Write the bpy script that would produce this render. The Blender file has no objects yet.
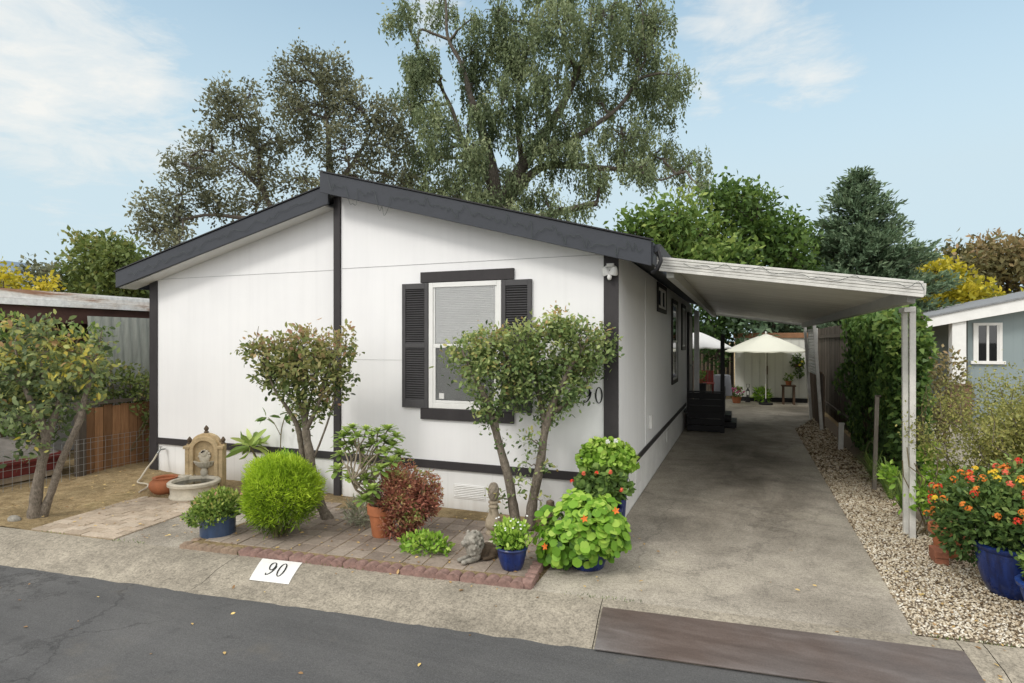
import bpy, math, random
import numpy as np
from mathutils import Vector, Matrix

RD = random.Random(11)
NR = np.random.default_rng(11)
SC = bpy.context.scene
COL = SC.collection
rad = math.radians

# ------------------------------------------------------------------ camera
F = 591.0
CAM = Vector((1.294, -6.58, 2.1))
YAW = rad(21.27)
CS, SN = math.cos(YAW), math.sin(YAW)
cd = bpy.data.cameras.new('camera')
cam = bpy.data.objects.new('camera', cd)
COL.objects.link(cam)
cam.location = CAM
cam.rotation_euler = (rad(90), 0, YAW)
cd.sensor_width = 36
cd.lens = F / 1024 * 36
cd.clip_start = 0.05
cd.clip_end = 8000
SC.camera = cam


def at(px, py, D):
    """world point D metres ahead of the photographer's standpoint"""
    u = (px - 512) / F
    v = (341.5 - py) / F
    return np.array((CAM.x + D * (u * CS - SN), CAM.y + D * (u * SN + CS), CAM.z + D * v))


# ------------------------------------------------------------------ materials
MATS = {}


class NT:
    def __init__(s, name):
        s.m = bpy.data.materials.new(name)
        s.m.use_nodes = True
        s.t = s.m.node_tree
        s.t.nodes.clear()
        s.out = s.n('ShaderNodeOutputMaterial')

    def n(s, typ, **kw):
        nd = s.t.nodes.new(typ)
        for k, v in kw.items():
            if k in nd.inputs:
                nd.inputs[k].default_value = v
            else:
                setattr(nd, k, v)
        return nd

    def l(s, a, b):
        s.t.links.new(a, b)

    def coord(s, scale=(1, 1, 1)):
        tc = s.n('ShaderNodeTexCoord')
        mp = s.n('ShaderNodeMapping')
        mp.inputs['Scale'].default_value = scale
        s.l(tc.outputs['Object'], mp.inputs['Vector'])
        return mp.outputs['Vector']

    def noise(s, vec, scale, detail=6, rough=.6, dist=0.0):
        nd = s.n('ShaderNodeTexNoise')
        nd.inputs['Scale'].default_value = scale
        nd.inputs['Detail'].default_value = detail
        nd.inputs['Roughness'].default_value = rough
        nd.inputs['Distortion'].default_value = dist
        s.l(vec, nd.inputs['Vector'])
        return nd.outputs['Fac']

    def ramp(s, fac, stops):
        r = s.n('ShaderNodeValToRGB')
        e = r.color_ramp.elements
        while len(e) > 1:
            e.remove(e[0])
        e[0].position = stops[0][0]
        e[0].color = (*stops[0][1], 1)
        for p, c in stops[1:]:
            x = e.new(p)
            x.color = (*c, 1)
        s.l(fac, r.inputs['Fac'])
        return r.outputs['Color']

    def mix(s, a, b, fac, mode='MIX'):
        m = s.n('ShaderNodeMix', data_type='RGBA', blend_type=mode)
        for sock, v in ((m.inputs[6], a), (m.inputs[7], b), (m.inputs[0], fac)):
            if isinstance(v, (int, float)):
                sock.default_value = v
            elif isinstance(v, tuple):
                sock.default_value = (*v, 1)
            else:
                s.l(v, sock)
        return m.outputs[2]

    def math(s, op, a, b=0.0, c=0.0):
        m = s.n('ShaderNodeMath', operation=op)
        for i, v in enumerate((a, b, c)):
            if isinstance(v, (int, float)):
                m.inputs[i].default_value = v
            else:
                s.l(v, m.inputs[i])
        return m.outputs[0]

    def bsdf(s, col, rough=.7, spec=.3, metal=0.0, bump=None, bstr=.3, bdist=.01):
        b = s.n('ShaderNodeBsdfPrincipled')
        for sock, v in (('Base Color', col), ('Roughness', rough), ('Specular IOR Level', spec), ('Metallic', metal)):
            if isinstance(v, (int, float)):
                b.inputs[sock].default_value = v
            elif isinstance(v, tuple):
                b.inputs[sock].default_value = (*v, 1)
            else:
                s.l(v, b.inputs[sock])
        if bump is not None:
            bp = s.n('ShaderNodeBump')
            bp.inputs['Strength'].default_value = bstr
            bp.inputs['Distance'].default_value = bdist
            s.l(bump, bp.inputs['Height'])
            s.l(bp.outputs[0], b.inputs['Normal'])
        s.l(b.outputs[0], s.out.inputs['Surface'])
        return b


def gray(x):
    return (x, x, x)


def plain(name, col, rough=.6, var=.18, scale=6, spec=.3, metal=0.0, bump=.15, fine=60, usev=False, stretch=(1, 1, 1)):
    """weathered single-colour surface: two noises for tone, one for bump"""
    if name in MATS:
        return MATS[name]
    t = NT(name)
    v = t.coord(stretch)
    a = t.noise(v, scale, 6, .65)
    b = t.noise(v, fine, 4, .7)
    lo = tuple(c * (1 - var) for c in col)
    hi = tuple(min(1, c * (1 + var)) for c in col)
    c = t.ramp(a, [(.25, lo), (.75, hi)])
    c = t.mix(c, t.ramp(b, [(.3, gray(.75)), (.7, gray(1.0))]), min(1, var * 2.5), 'MULTIPLY')
    if usev:
        at_ = t.n('ShaderNodeAttribute', attribute_name='v')
        c = t.mix(c, t.ramp(at_.outputs['Fac'], [(0, gray(.55)), (1, gray(1.25))]), 1.0, 'MULTIPLY')
    r = t.ramp(a, [(.2, gray(max(0, rough - .1))), (.8, gray(min(1, rough + .1)))])
    t.bsdf(c, r, spec, metal, b, bump, .004)
    MATS[name] = t.m
    return t.m


LB = 1.75


def leafmat(name, stops, trans=.3, rough=.5, spec=.25):
    if name in MATS:
        return MATS[name]
    t = NT(name)
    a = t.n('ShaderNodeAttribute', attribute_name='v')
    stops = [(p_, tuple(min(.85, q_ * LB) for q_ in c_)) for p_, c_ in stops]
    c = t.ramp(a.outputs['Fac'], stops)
    b = t.n('ShaderNodeBsdfPrincipled')
    t.l(c, b.inputs['Base Color'])
    b.inputs['Roughness'].default_value = rough
    b.inputs['Specular IOR Level'].default_value = spec
    tr = t.n('ShaderNodeBsdfTranslucent')
    t.l(t.mix(c, (1.0, 1.0, .35), .25, 'MULTIPLY'), tr.inputs['Color'])
    mx = t.n('ShaderNodeMixShader')
    mx.inputs[0].default_value = trans
    t.l(b.outputs[0], mx.inputs[1])
    t.l(tr.outputs[0], mx.inputs[2])
    t.l(mx.outputs[0], t.out.inputs['Surface'])
    MATS[name] = t.m
    return t.m


def m_concrete(name, base, speck=.5, stain=.5, crack=0.0, coarse=1.0):
    t = NT(name)
    v = t.coord()
    big = t.noise(v, .55, 5, .6, .6)
    mid = t.noise(v, 3.2, 7, .7, .3)
    fine = t.noise(v, 95 * coarse, 3, .8)
    fine2 = t.noise(v, 30 * coarse, 5, .8)
    c = t.ramp(mid, [(.28, tuple(x * .72 for x in base)), (.5, base), (.75, tuple(min(1, x * 1.22) for x in base))])
    c = t.mix(c, t.ramp(big, [(.32, (.46, .44, .42)), (.5, (.88, .86, .84)), (.66, (1.14, 1.12, 1.07))]), stain, 'MULTIPLY')
    c = t.mix(c, t.ramp(fine, [(.3, gray(.45)), (.5, gray(1.0)), (.7, gray(1.35))]), speck, 'MULTIPLY')
    c = t.mix(c, t.ramp(fine2, [(.32, gray(.62)), (.55, gray(1.05))]), speck, 'MULTIPLY')
    h = t.math('ADD', t.math('MULTIPLY', fine, .5), fine2)
    if crack:
        sx = t.n('ShaderNodeSeparateXYZ')
        t.l(v, sx.inputs[0])
        lane = t.ramp(t.math('ABSOLUTE', t.math('SUBTRACT', sx.outputs[0], 1.35)), [(.25, gray(1)), (1.0, gray(0))])
        span = t.ramp(t.math('MULTIPLY', sx.outputs[1], .1), [(.0, gray(0)), (.12, gray(1)), (.5, gray(1)), (.9, gray(.3))])
        blot = t.ramp(t.noise(t.coord((1.6, .45, 1)), 1.1, 6, .65, .8), [(.34, gray(.15)), (.6, gray(1))])
        k0 = t.math('MULTIPLY', t.math('MULTIPLY', lane, span), blot)
        c = t.mix(c, (.47, .45, .43), t.math('MULTIPLY', k0, .8), 'MULTIPLY')
        drip = t.noise(v, 7.0, 3, .5)
        c = t.mix(c, t.ramp(drip, [(.22, gray(.5)), (.31, gray(1))]), .7, 'MULTIPLY')
        wv = t.n('ShaderNodeTexNoise')
        wv.inputs['Scale'].default_value = 1.3
        wv.inputs['Detail'].default_value = 8
        wv.inputs['Roughness'].default_value = .7
        t.l(v, wv.inputs['Vector'])
        vm = t.n('ShaderNodeVectorMath', operation='MULTIPLY_ADD')
        vm.inputs[1].default_value = (.7, .7, .7)
        t.l(wv.outputs['Color'], vm.inputs[0])
        t.l(v, vm.inputs[2])
        vo = t.n('ShaderNodeTexVoronoi', feature='DISTANCE_TO_EDGE')
        vo.inputs['Scale'].default_value = .33
        t.l(vm.outputs[0], vo.inputs['Vector'])
        k = t.ramp(vo.outputs['Distance'], [(.0, gray(.38)), (.0045, gray(1))])
        c = t.mix(c, k, crack, 'MULTIPLY')
    t.bsdf(c, .88, .2, 0, h, .5, .006)
    MATS[name] = t.m
    return t.m


def m_asphalt():
    t = NT('asphalt')
    v = t.coord()
    big = t.noise(v, .5, 5, .6, .8)
    sm = t.noise(t.coord((.25, 3.0, 1)), 1.1, 6, .65, .4)
    fine = t.noise(v, 160, 2, .8)
    f2 = t.noise(v, 60, 4, .8)
    c = t.ramp(big, [(.3, (.082, .082, .083)), (.55, (.108, .107, .106)), (.75, (.136, .133, .129))])
    c = t.mix(c, t.ramp(sm, [(.3, gray(.8)), (.6, gray(1.12))]), .8, 'MULTIPLY')
    c = t.mix(c, t.ramp(fine, [(.3, gray(.55)), (.55, gray(1.0)), (.72, gray(1.7))]), .55, 'MULTIPLY')
    c = t.mix(c, t.ramp(f2, [(.35, gray(.7)), (.6, gray(1.15))]), .5, 'MULTIPLY')
    wv = t.n('ShaderNodeTexNoise', Scale=1.7, Detail=8, Roughness=.75)
    t.l(v, wv.inputs['Vector'])
    vm = t.n('ShaderNodeVectorMath', operation='MULTIPLY_ADD')
    vm.inputs[1].default_value = (.6, .6, .6)
    t.l(wv.outputs['Color'], vm.inputs[0])
    t.l(v, vm.inputs[2])
    vo = t.n('ShaderNodeTexVoronoi', feature='DISTANCE_TO_EDGE', Scale=.42)
    t.l(vm.outputs[0], vo.inputs['Vector'])
    gate = t.ramp(t.noise(v, .8, 3, .5), [(.50, gray(0)), (.62, gray(.75))])
    c = t.mix(c, gray(.35), t.mix(gray(0), gate, t.ramp(vo.outputs['Distance'], [(.0, gray(1)), (.006, gray(0))])), 'MULTIPLY')
    sp = t.noise(v, 4.5, 3, .5)
    c = t.mix(c, t.ramp(sp, [(.24, gray(.55)), (.34, gray(1))]), .6, 'MULTIPLY')
    sh_ = t.noise(v, 1.7, 5, .7)
    c = t.mix(c, (.19, .165, .13), t.ramp(sh_, [(.60, gray(0)), (.8, gray(.35))]))
    t.bsdf(c, .85, .3, 0, t.math('ADD', fine, f2), .6, .007)
    return t.m


def m_dirt():
    t = NT('dirt')
    v = t.coord()
    big = t.noise(v, .9, 6, .7, .5)
    mid = t.noise(v, 9, 7, .8)
    fine = t.noise(v, 70, 4, .8)
    st = t.noise(t.coord((1, 5, 1)), 22, 6, .8, 1.2)
    c = t.ramp(mid, [(.25, (.16, .12, .075)), (.5, (.39, .305, .195)), (.75, (.55, .46, .32))])
    c = t.mix(c, t.ramp(st, [(.4, gray(.65)), (.65, (1.25, 1.2, 1.0))]), .7, 'MULTIPLY')
    c = t.mix(c, t.ramp(big, [(.4, (.7, .68, .6)), (.6, (1.1, 1.05, .95))]), .8, 'MULTIPLY')
    c = t.mix(c, (.10, .115, .035), t.ramp(big, [(.56, gray(0)), (.72, gray(.5))]))
    c = t.mix(c, t.ramp(fine, [(.3, gray(.5)), (.6, gray(1.15))]), .7, 'MULTIPLY')
    t.bsdf(c, .95, .1, 0, t.math('ADD', mid, fine), .8, .02)
    return t.m


def m_siding(name, base, groove, axis, gs=.7, bs=.35):
    """painted grooved siding; grooves along z at a given pitch, rain streaks"""
    t = NT(name)
    v = t.coord()
    sep = t.n('ShaderNodeSeparateXYZ')
    t.l(v, sep.inputs[0])
    q = t.math('FRACT', t.math('DIVIDE', sep.outputs[axis], groove))
    d = t.math('ABSOLUTE', t.math('SUBTRACT', q, .5))
    g = t.ramp(d, [(.0, gray(0)), (.028, gray(1))])
    st = t.noise(t.coord((7, 7, .35)), 1.6, 6, .65)
    big = t.noise(v, .7, 4, .6)
    fine = t.noise(t.coord((30, 30, 6)), 4, 4, .7)
    c = t.ramp(st, [(.25, tuple(x * .965 for x in base)), (.6, base)])
    c = t.mix(c, t.ramp(big, [(.3, (.93, .93, .94)), (.7, (1, 1, 1))]), 1.0, 'MULTIPLY')
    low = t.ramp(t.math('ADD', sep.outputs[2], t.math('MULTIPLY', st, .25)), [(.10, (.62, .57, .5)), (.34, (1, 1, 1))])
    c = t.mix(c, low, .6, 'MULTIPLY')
    c = t.mix(c, t.ramp(g, [(0, gray(.84)), (1, gray(1))]), gs, 'MULTIPLY')
    t.bsdf(c, .55, .3, 0, t.math('ADD', t.math('MULTIPLY', g, 1.0), t.math('MULTIPLY', fine, .12)), bs, .006)
    return t.m


def m_wood(name, a, b, stretch=(8, 8, .6), usev=True):
    t = NT(name)
    v = t.coord(stretch)
    n1 = t.noise(v, 3.5, 8, .7, 1.0)
    n2 = t.noise(t.coord(), 2.2, 5, .6)
    c = t.ramp(n1, [(.25, a), (.75, b)])
    c = t.mix(c, t.ramp(n2, [(.3, gray(.65)), (.7, gray(1.1))]), .7, 'MULTIPLY')
    if usev:
        at_ = t.n('ShaderNodeAttribute', attribute_name='v')
        c = t.mix(c, t.ramp(at_.outputs['Fac'], [(0, gray(.55)), (1, gray(1.25))]), 1.0, 'MULTIPLY')
    t.bsdf(c, .8, .2, 0, n1, .5, .004)
    return t.m


def m_bark(name, a, b, sc=1.0):
    if name in MATS:
        return MATS[name]
    t = NT(name)
    n1 = t.noise(t.coord((14 * sc, 14 * sc, 3 * sc)), 2.2, 7, .75, .6)
    n2 = t.noise(t.coord(), 9 * sc, 5, .7)
    c = t.ramp(n1, [(.3, a), (.7, b)])
    c = t.mix(c, t.ramp(n2, [(.35, gray(.6)), (.65, gray(1.25))]), .8, 'MULTIPLY')
    t.bsdf(c, .9, .15, 0, t.math('ADD', n1, n2), .9, .02 / sc)
    MATS[name] = t.m
    return t.m


def m_glass(name, tint=(.9, .95, .95), dark=0.0):
    t = NT(name)
    fr = t.n('ShaderNodeFresnel', IOR=1.5)
    tr = t.n('ShaderNodeBsdfTransparent')
    tr.inputs[0].default_value = (*tint, 1)
    gl = t.n('ShaderNodeBsdfGlossy', Roughness=.02)
    mx = t.n('ShaderNodeMixShader')
    t.l(t.math('MULTIPLY_ADD', fr.outputs[0], 1.0, .05), mx.inputs[0])
    t.l(tr.outputs[0], mx.inputs[1])
    t.l(gl.outputs[0], mx.inputs[2])
    t.l(mx.outputs[0], t.out.inputs['Surface'])
    return t.m


def m_screen():
    t = NT('insect_screen')
    tr = t.n('ShaderNodeBsdfTransparent')
    df = t.n('ShaderNodeBsdfDiffuse', Color=(.05, .052, .055, 1))
    mx = t.n('ShaderNodeMixShader')
    mx.inputs[0].default_value = .30
    t.l(tr.outputs[0], mx.inputs[1])
    t.l(df.outputs[0], mx.inputs[2])
    t.l(mx.outputs[0], t.out.inputs['Surface'])
    return t.m


def m_glaze(name, col, dark):
    """glazed ceramic with runs of darker glaze"""
    t = NT(name)
    n1 = t.noise(t.coord((9, 9, 1.2)), 2.2, 6, .65, .5)
    n2 = t.noise(t.coord(), 50, 3, .6)
    c = t.ramp(n1, [(.3, dark), (.62, col), (.85, tuple(min(1, x * 1.7 + .01) for x in col))])
    d_ = t.noise(t.coord(), 7, 6, .7)
    c = t.mix(c, (.16, .17, .2), t.ramp(d_, [(.55, gray(0)), (.8, gray(.3))]))
    t.bsdf(c, t.ramp(d_, [(.35, gray(.2)), (.7, gray(.5))]), .5, 0, n2, .08, .003)
    return t.m


def m_metalroof():
    t = NT('rusty_white_metal')
    v = t.coord((1, .5, 5))
    n1 = t.noise(v, .9, 7, .65, .4)
    n2 = t.noise(t.coord(), 14, 5, .7)
    c = t.ramp(n1, [(.44, (.86, .86, .84)), (.54, (.76, .71, .65)), (.60, (.36, .19, .11)), (.72, (.5, .4, .33))])
    c = t.mix(c, t.ramp(n2, [(.35, gray(.7)), (.6, gray(1.05))]), .6, 'MULTIPLY')
    t.bsdf(c, .55, .3, 0, n2, .2, .004)
    return t.m


def m_vshade(name, stops, rough=.8, bump=40):
    """colour from the per-face random attribute, broken up by noise"""
    if name in MATS:
        return MATS[name]
    t = NT(name)
    a = t.n('ShaderNodeAttribute', attribute_name='v')
    c = t.ramp(a.outputs['Fac'], stops)
    n2 = t.noise(t.coord(), bump, 5, .75)
    n3 = t.noise(t.coord(), 5, 5, .7)
    c = t.mix(c, t.ramp(n2, [(.3, gray(.6)), (.6, gray(1.1))]), .7, 'MULTIPLY')
    c = t.mix(c, t.ramp(n3, [(.3, gray(.65)), (.7, gray(1.1))]), .7, 'MULTIPLY')
    t.bsdf(c, rough, .2, 0, n2, .4, .004)
    MATS[name] = t.m
    return t.m


# ------------------------------------------------------------------ mesh builders
class MB:
    def __init__(s):
        s.v = []
        s.f = []
        s.a = []

    def add(s, vs, fs, a=.5):
        o = len(s.v)
        s.v += [tuple(map(float, p)) for p in vs]
        for f in fs:
            s.f.append(tuple(o + i for i in f))
            s.a.append(a)
        return s

    def box(s, x0, x1, y0, y1, z0, z1, a=.5):
        vs = [(x0, y0, z0), (x1, y0, z0), (x1, y1, z0), (x0, y1, z0), (x0, y0, z1), (x1, y0, z1), (x1, y1, z1), (x0, y1, z1)]
        return s.add(vs, [(0, 3, 2, 1), (4, 5, 6, 7), (0, 1, 5, 4), (1, 2, 6, 5), (2, 3, 7, 6), (3, 0, 4, 7)], a)

    def obox(s, c, hs, M, a=.5):
        vs = []
        for dz in (-1, 1):
            for dx, dy in ((-1, -1), (1, -1), (1, 1), (-1, 1)):
                p = M @ Vector((dx * hs[0], dy * hs[1], dz * hs[2]))
                vs.append((c[0] + p.x, c[1] + p.y, c[2] + p.z))
        return s.add(vs, [(0, 3, 2, 1), (4, 5, 6, 7), (0, 1, 5, 4), (1, 2, 6, 5), (2, 3, 7, 6), (3, 0, 4, 7)], a)

    def beam(s, p, q, w, h, a=.5):
        p, q = Vector(p), Vector(q)
        d = (q - p)
        L = d.length
        d.normalize()
        up = Vector((0, 0, 1)) if abs(d.z) < .95 else Vector((0, 1, 0))
        x = d.cross(up).normalized()
        z = x.cross(d)
        M = Matrix((x, d, z)).transposed()
        return s.obox((p + q) / 2, (w / 2, L / 2, h / 2), M, a)

    def prism(s, pts, vec, a=.5):
        """extrude planar polygon pts (3D) by vec"""
        n = len(pts)
        q = [tuple(p[i] + vec[i] for i in range(3)) for p in pts]
        fs = [tuple(range(n))[::-1], tuple(range(n, 2 * n))]
        for i in range(n):
            j = (i + 1) % n
            fs.append((i, j, n + j, n + i))
        return s.add(list(pts) + q, fs, a)

    def tube(s, pts, radii, n=8, a=.5, cap=True):
        pts = [Vector(p) for p in pts]
        if isinstance(radii, (int, float)):
            radii = [radii] * len(pts)
        vs, fs = [], []
        prev = None
        for i, p in enumerate(pts):
            d = (pts[min(i + 1, len(pts) - 1)] - pts[max(i - 1, 0)])
            if d.length < 1e-9:
                d = Vector((0, 0, 1))
            d.normalize()
            if prev is None:
                x = d.cross(Vector((.3, .9, .2))).normalized()
            else:
                x = (prev - d * prev.dot(d)).normalized()
            prev = x
            y = d.cross(x)
            for k in range(n):
                t = 2 * math.pi * k / n
                vs.append(p + (x * math.cos(t) + y * math.sin(t)) * radii[i])
        for i in range(len(pts) - 1):
            for k in range(n):
                b = i * n
                fs.append((b + k, b + (k + 1) % n, b + n + (k + 1) % n, b + n + k))
        if cap:
            fs.append(tuple(range(n))[::-1])
            fs.append(tuple((len(pts) - 1) * n + k for k in range(n)))
        return s.add(vs, fs, a)

    def lathe(s, prof, c=(0, 0, 0), n=32, a=.5, sx=1, sy=1, square=0.0, rot=0.0):
        vs, fs = [], []
        for r, z in prof:
            for k in range(n):
                t = 2 * math.pi * k / n + rot
                m = 1.0
                if square:
                    m = 1 / max(abs(math.cos(t - rot)), abs(math.sin(t - rot))) * square + (1 - square)
                vs.append((c[0] + r * m * math.cos(t) * sx, c[1] + r * m * math.sin(t) * sy, c[2] + z))
        for i in range(len(prof) - 1):
            for k in range(n):
                b = i * n
                fs.append((b + k, b + (k + 1) % n, b + n + (k + 1) % n, b + n + k))
        fs.append(tuple(range(n))[::-1])
        fs.append(tuple((len(prof) - 1) * n + k for k in range(n)))
        return s.add(vs, fs, a)

    def ellip(s, c, r, M=None, n=14, a=.5):
        vs, fs = [], []
        m = n // 2 + 1
        for i in range(m + 1):
            ph = math.pi * i / m
            for k in range(n):
                t = 2 * math.pi * k / n
                p = Vector((r[0] * math.sin(ph) * math.cos(t), r[1] * math.sin(ph) * math.sin(t), r[2] * math.cos(ph)))
                if M:
                    p = M @ p
                vs.append((c[0] + p.x, c[1] + p.y, c[2] + p.z))
        for i in range(m):
            for k in range(n):
                b = i * n
                fs.append((b + k, b + n + k, b + n + (k + 1) % n, b + (k + 1) % n))
        return s.add(vs, fs, a)


def finish(o, parent):
    COL.objects.link(o)
    if parent is not None:
        o.parent = parent
        o.matrix_parent_inverse = ABS[parent.name].inverted() if parent.name in ABS else Matrix.Identity(4)


ABS = {}


def obj(name, mb, mat, parent=None, smooth=False, bevel=0.0, seg=2):
    me = bpy.data.meshes.new(name)
    me.from_pydata(mb.v, [], mb.f)
    at_ = me.attributes.new('v', 'FLOAT', 'FACE')
    at_.data.foreach_set('value', np.array(mb.a, dtype=np.float32))
    me.materials.append(mat)
    if smooth:
        me.shade_smooth()
        me.set_sharp_from_angle(angle=rad(50))
    me.update()
    o = bpy.data.objects.new(name, me)
    finish(o, parent)
    if bevel:
        b = o.modifiers.new('bevel', 'BEVEL')
        b.width = bevel
        b.segments = seg
        b.limit_method = 'ANGLE'
        b.angle_limit = rad(40)
        b.harden_normals = False
    return o


def tag(o, label, cat, group=None):
    o['label'] = label
    o['category'] = cat
    if group:
        o['group'] = group
    return o


def struct(name, mb, mat, smooth=False, bevel=0.0, kind='structure'):
    o = obj(name, mb, mat, None, smooth, bevel)
    o['kind'] = kind
    return o


def thing(name, label, cat, loc=(0, 0, 0), group=None):
    """empty at the base; its children are written in world coordinates"""
    o = bpy.data.objects.new(name, None)
    COL.objects.link(o)
    o.location = loc
    o.empty_display_size = .1
    ABS[o.name] = Matrix.Translation(loc)
    return tag(o, label, cat, group)


def dup(root, loc, rz=0.0, label=None, sc=1.0):
    r = root.copy()
    COL.objects.link(r)
    r.location = loc
    r.rotation_euler = (0, 0, rz)
    r.scale = (sc, sc, sc)
    if label:
        r['label'] = label
    for ch in list(root.children):
        c = ch.copy()
        COL.objects.link(c)
        c.parent = r
        for g in list(ch.children):
            d = g.copy()
            COL.objects.link(d)
            d.parent = c
    return r


# leaf shapes: columns = along, across, normal
L_OVAL = np.array([(0, 0, 0), (.35, .24, .07), (.72, .20, .05), (1, 0, -.04), (.72, -.20, .05), (.35, -.24, .07)])
L_QUAD = np.array([(0, 0, 0), (.45, .27, .09), (1, 0, 0), (.45, -.27, .09)])
L_LONG = np.array([(0, 0, 0), (.4, .11, .05), (1, 0, -.12), (.4, -.11, .05)])
L_NEED = np.array([(0, .02, 0), (.6, .055, .02), (1, 0, 0), (.6, -.055, -.02)])
L_ROUND = np.array([(math.cos(t) * .5, math.sin(t) * .5, .06 * math.cos(3 * t) + .07) for t in np.linspace(0, 2 * math.pi, 11)[:-1]])
L_IVY = np.array([(0, 0, 0), (.15, .36, .05), (.45, .25, .05), (1, 0, -.1), (.45, -.25, .05), (.15, -.36, .05)])
L_SUCC = np.array([(0, .05, 0), (.6, .2, .12), (.85, .17, .1), (1, 0, .05), (.85, -.17, .1), (.6, -.2, .12), (0, -.05, 0)])


def unit(a):
    return a / np.maximum(np.linalg.norm(a, axis=1, keepdims=True), 1e-9)


class FL:
    """accumulates leaf-sized faces"""

    def __init__(s):
        s.co = []
        s.k = []
        s.a = []

    def add(s, P, D, size, tmpl, v, N=None):
        P = np.asarray(P, float)
        n = len(P)
        if n == 0:
            return s
        D = unit(np.asarray(D, float))
        if N is None:
            N = NR.normal(size=(n, 3)) + np.array((0, 0, .7))
        N = np.asarray(N, float)
        N = unit(N - D * np.sum(N * D, axis=1, keepdims=True))
        B = np.cross(D, N)
        size = np.broadcast_to(np.asarray(size, float), (n,))[:, None, None]
        co = P[:, None, :] + size * (tmpl[None, :, 0:1] * D[:, None, :] + tmpl[None, :, 1:2] * B[:, None, :] + tmpl[None, :, 2:3] * N[:, None, :])
        s.co.append(co.reshape(-1, 3))
        s.k.append(np.full(n, len(tmpl)))
        s.a.append(np.broadcast_to(np.asarray(v, float), (n,)))
        return s

    def count(s):
        return sum(len(k) for k in s.k)

    def build(s, name, mat, parent=None):
        co = np.concatenate(s.co)
        k = np.concatenate(s.k)
        a = np.clip(np.concatenate(s.a), 0, 1)
        return rawmesh(name, co, np.arange(len(co)), k, a, mat, parent)


def rawmesh(name, co, idx, k, a, mat, parent=None, smooth=False):
    me = bpy.data.meshes.new(name)
    me.vertices.add(len(co))
    me.vertices.foreach_set('co', co.astype(np.float32).ravel())
    me.loops.add(len(idx))
    me.loops.foreach_set('vertex_index', idx.astype(np.int32))
    me.polygons.add(len(k))
    st = np.concatenate(([0], np.cumsum(k)[:-1])).astype(np.int32)
    me.polygons.foreach_set('loop_start', st)
    me.polygons.foreach_set('loop_total', k.astype(np.int32))
    me.update(calc_edges=True)
    at_ = me.attributes.new('v', 'FLOAT', 'FACE')
    at_.data.foreach_set('value', a.astype(np.float32))
    me.materials.append(mat)
    if smooth:
        me.shade_smooth()
    o = bpy.data.objects.new(name, me)
    finish(o, parent)
    return o


def shell(c, r, n, lo=.5):
    d = unit(NR.normal(size=(n, 3)))
    u = (lo ** 3 + (1 - lo ** 3) * NR.random(n)) ** (1 / 3)
    return np.asarray(c) + d * u[:, None] * np.asarray(r)


def curve(a, b, n=5, sag=0.0, wob=.06):
    """a slightly crooked run of points from a to b"""
    a, b = np.asarray(a, float), np.asarray(b, float)
    L = np.linalg.norm(b - a)
    t = np.linspace(0, 1, n)
    p = a + (b - a) * t[:, None]
    env = np.sin(t * math.pi)[:, None]
    p = p + env * NR.normal(size=(n, 3)) * wob * L
    p[:, 2] += np.sin(t * math.pi) * sag * L
    return p


def smoothpath(pts, per=4):
    """Catmull-Rom through pts; rows may carry a radius as 4th value"""
    P = np.asarray(pts, float)
    P = np.vstack((2 * P[0] - P[1], P, 2 * P[-1] - P[-2]))
    out = []
    for i in range(1, len(P) - 2):
        for t in np.linspace(0, 1, per, endpoint=False):
            a, b, c, d = P[i - 1], P[i], P[i + 1], P[i + 2]
            out.append(.5 * ((2 * b) + (-a + c) * t + (2 * a - 5 * b + 4 * c - d) * t * t + (-a + 3 * b - 3 * c + d) * t ** 3))
    out.append(P[-2])
    return np.array(out)


def limb(mb, pts, n=8, per=4, knob=.06):
    q = smoothpath(pts, per)
    r = np.maximum(q[:, 3], .002) * (1 + NR.normal(size=len(q)) * knob)
    mb.tube([tuple(p) for p in q[:, :3]], list(r), n)
    return q[:, :3]


def pxlimb(pts, D):
    """(px, py, radius[, depth offset]) -> world + radius"""
    return [tuple(at(p[0], p[1], D + (p[3] if len(p) > 3 else 0))) + (p[2],) for p in pts]


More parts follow.
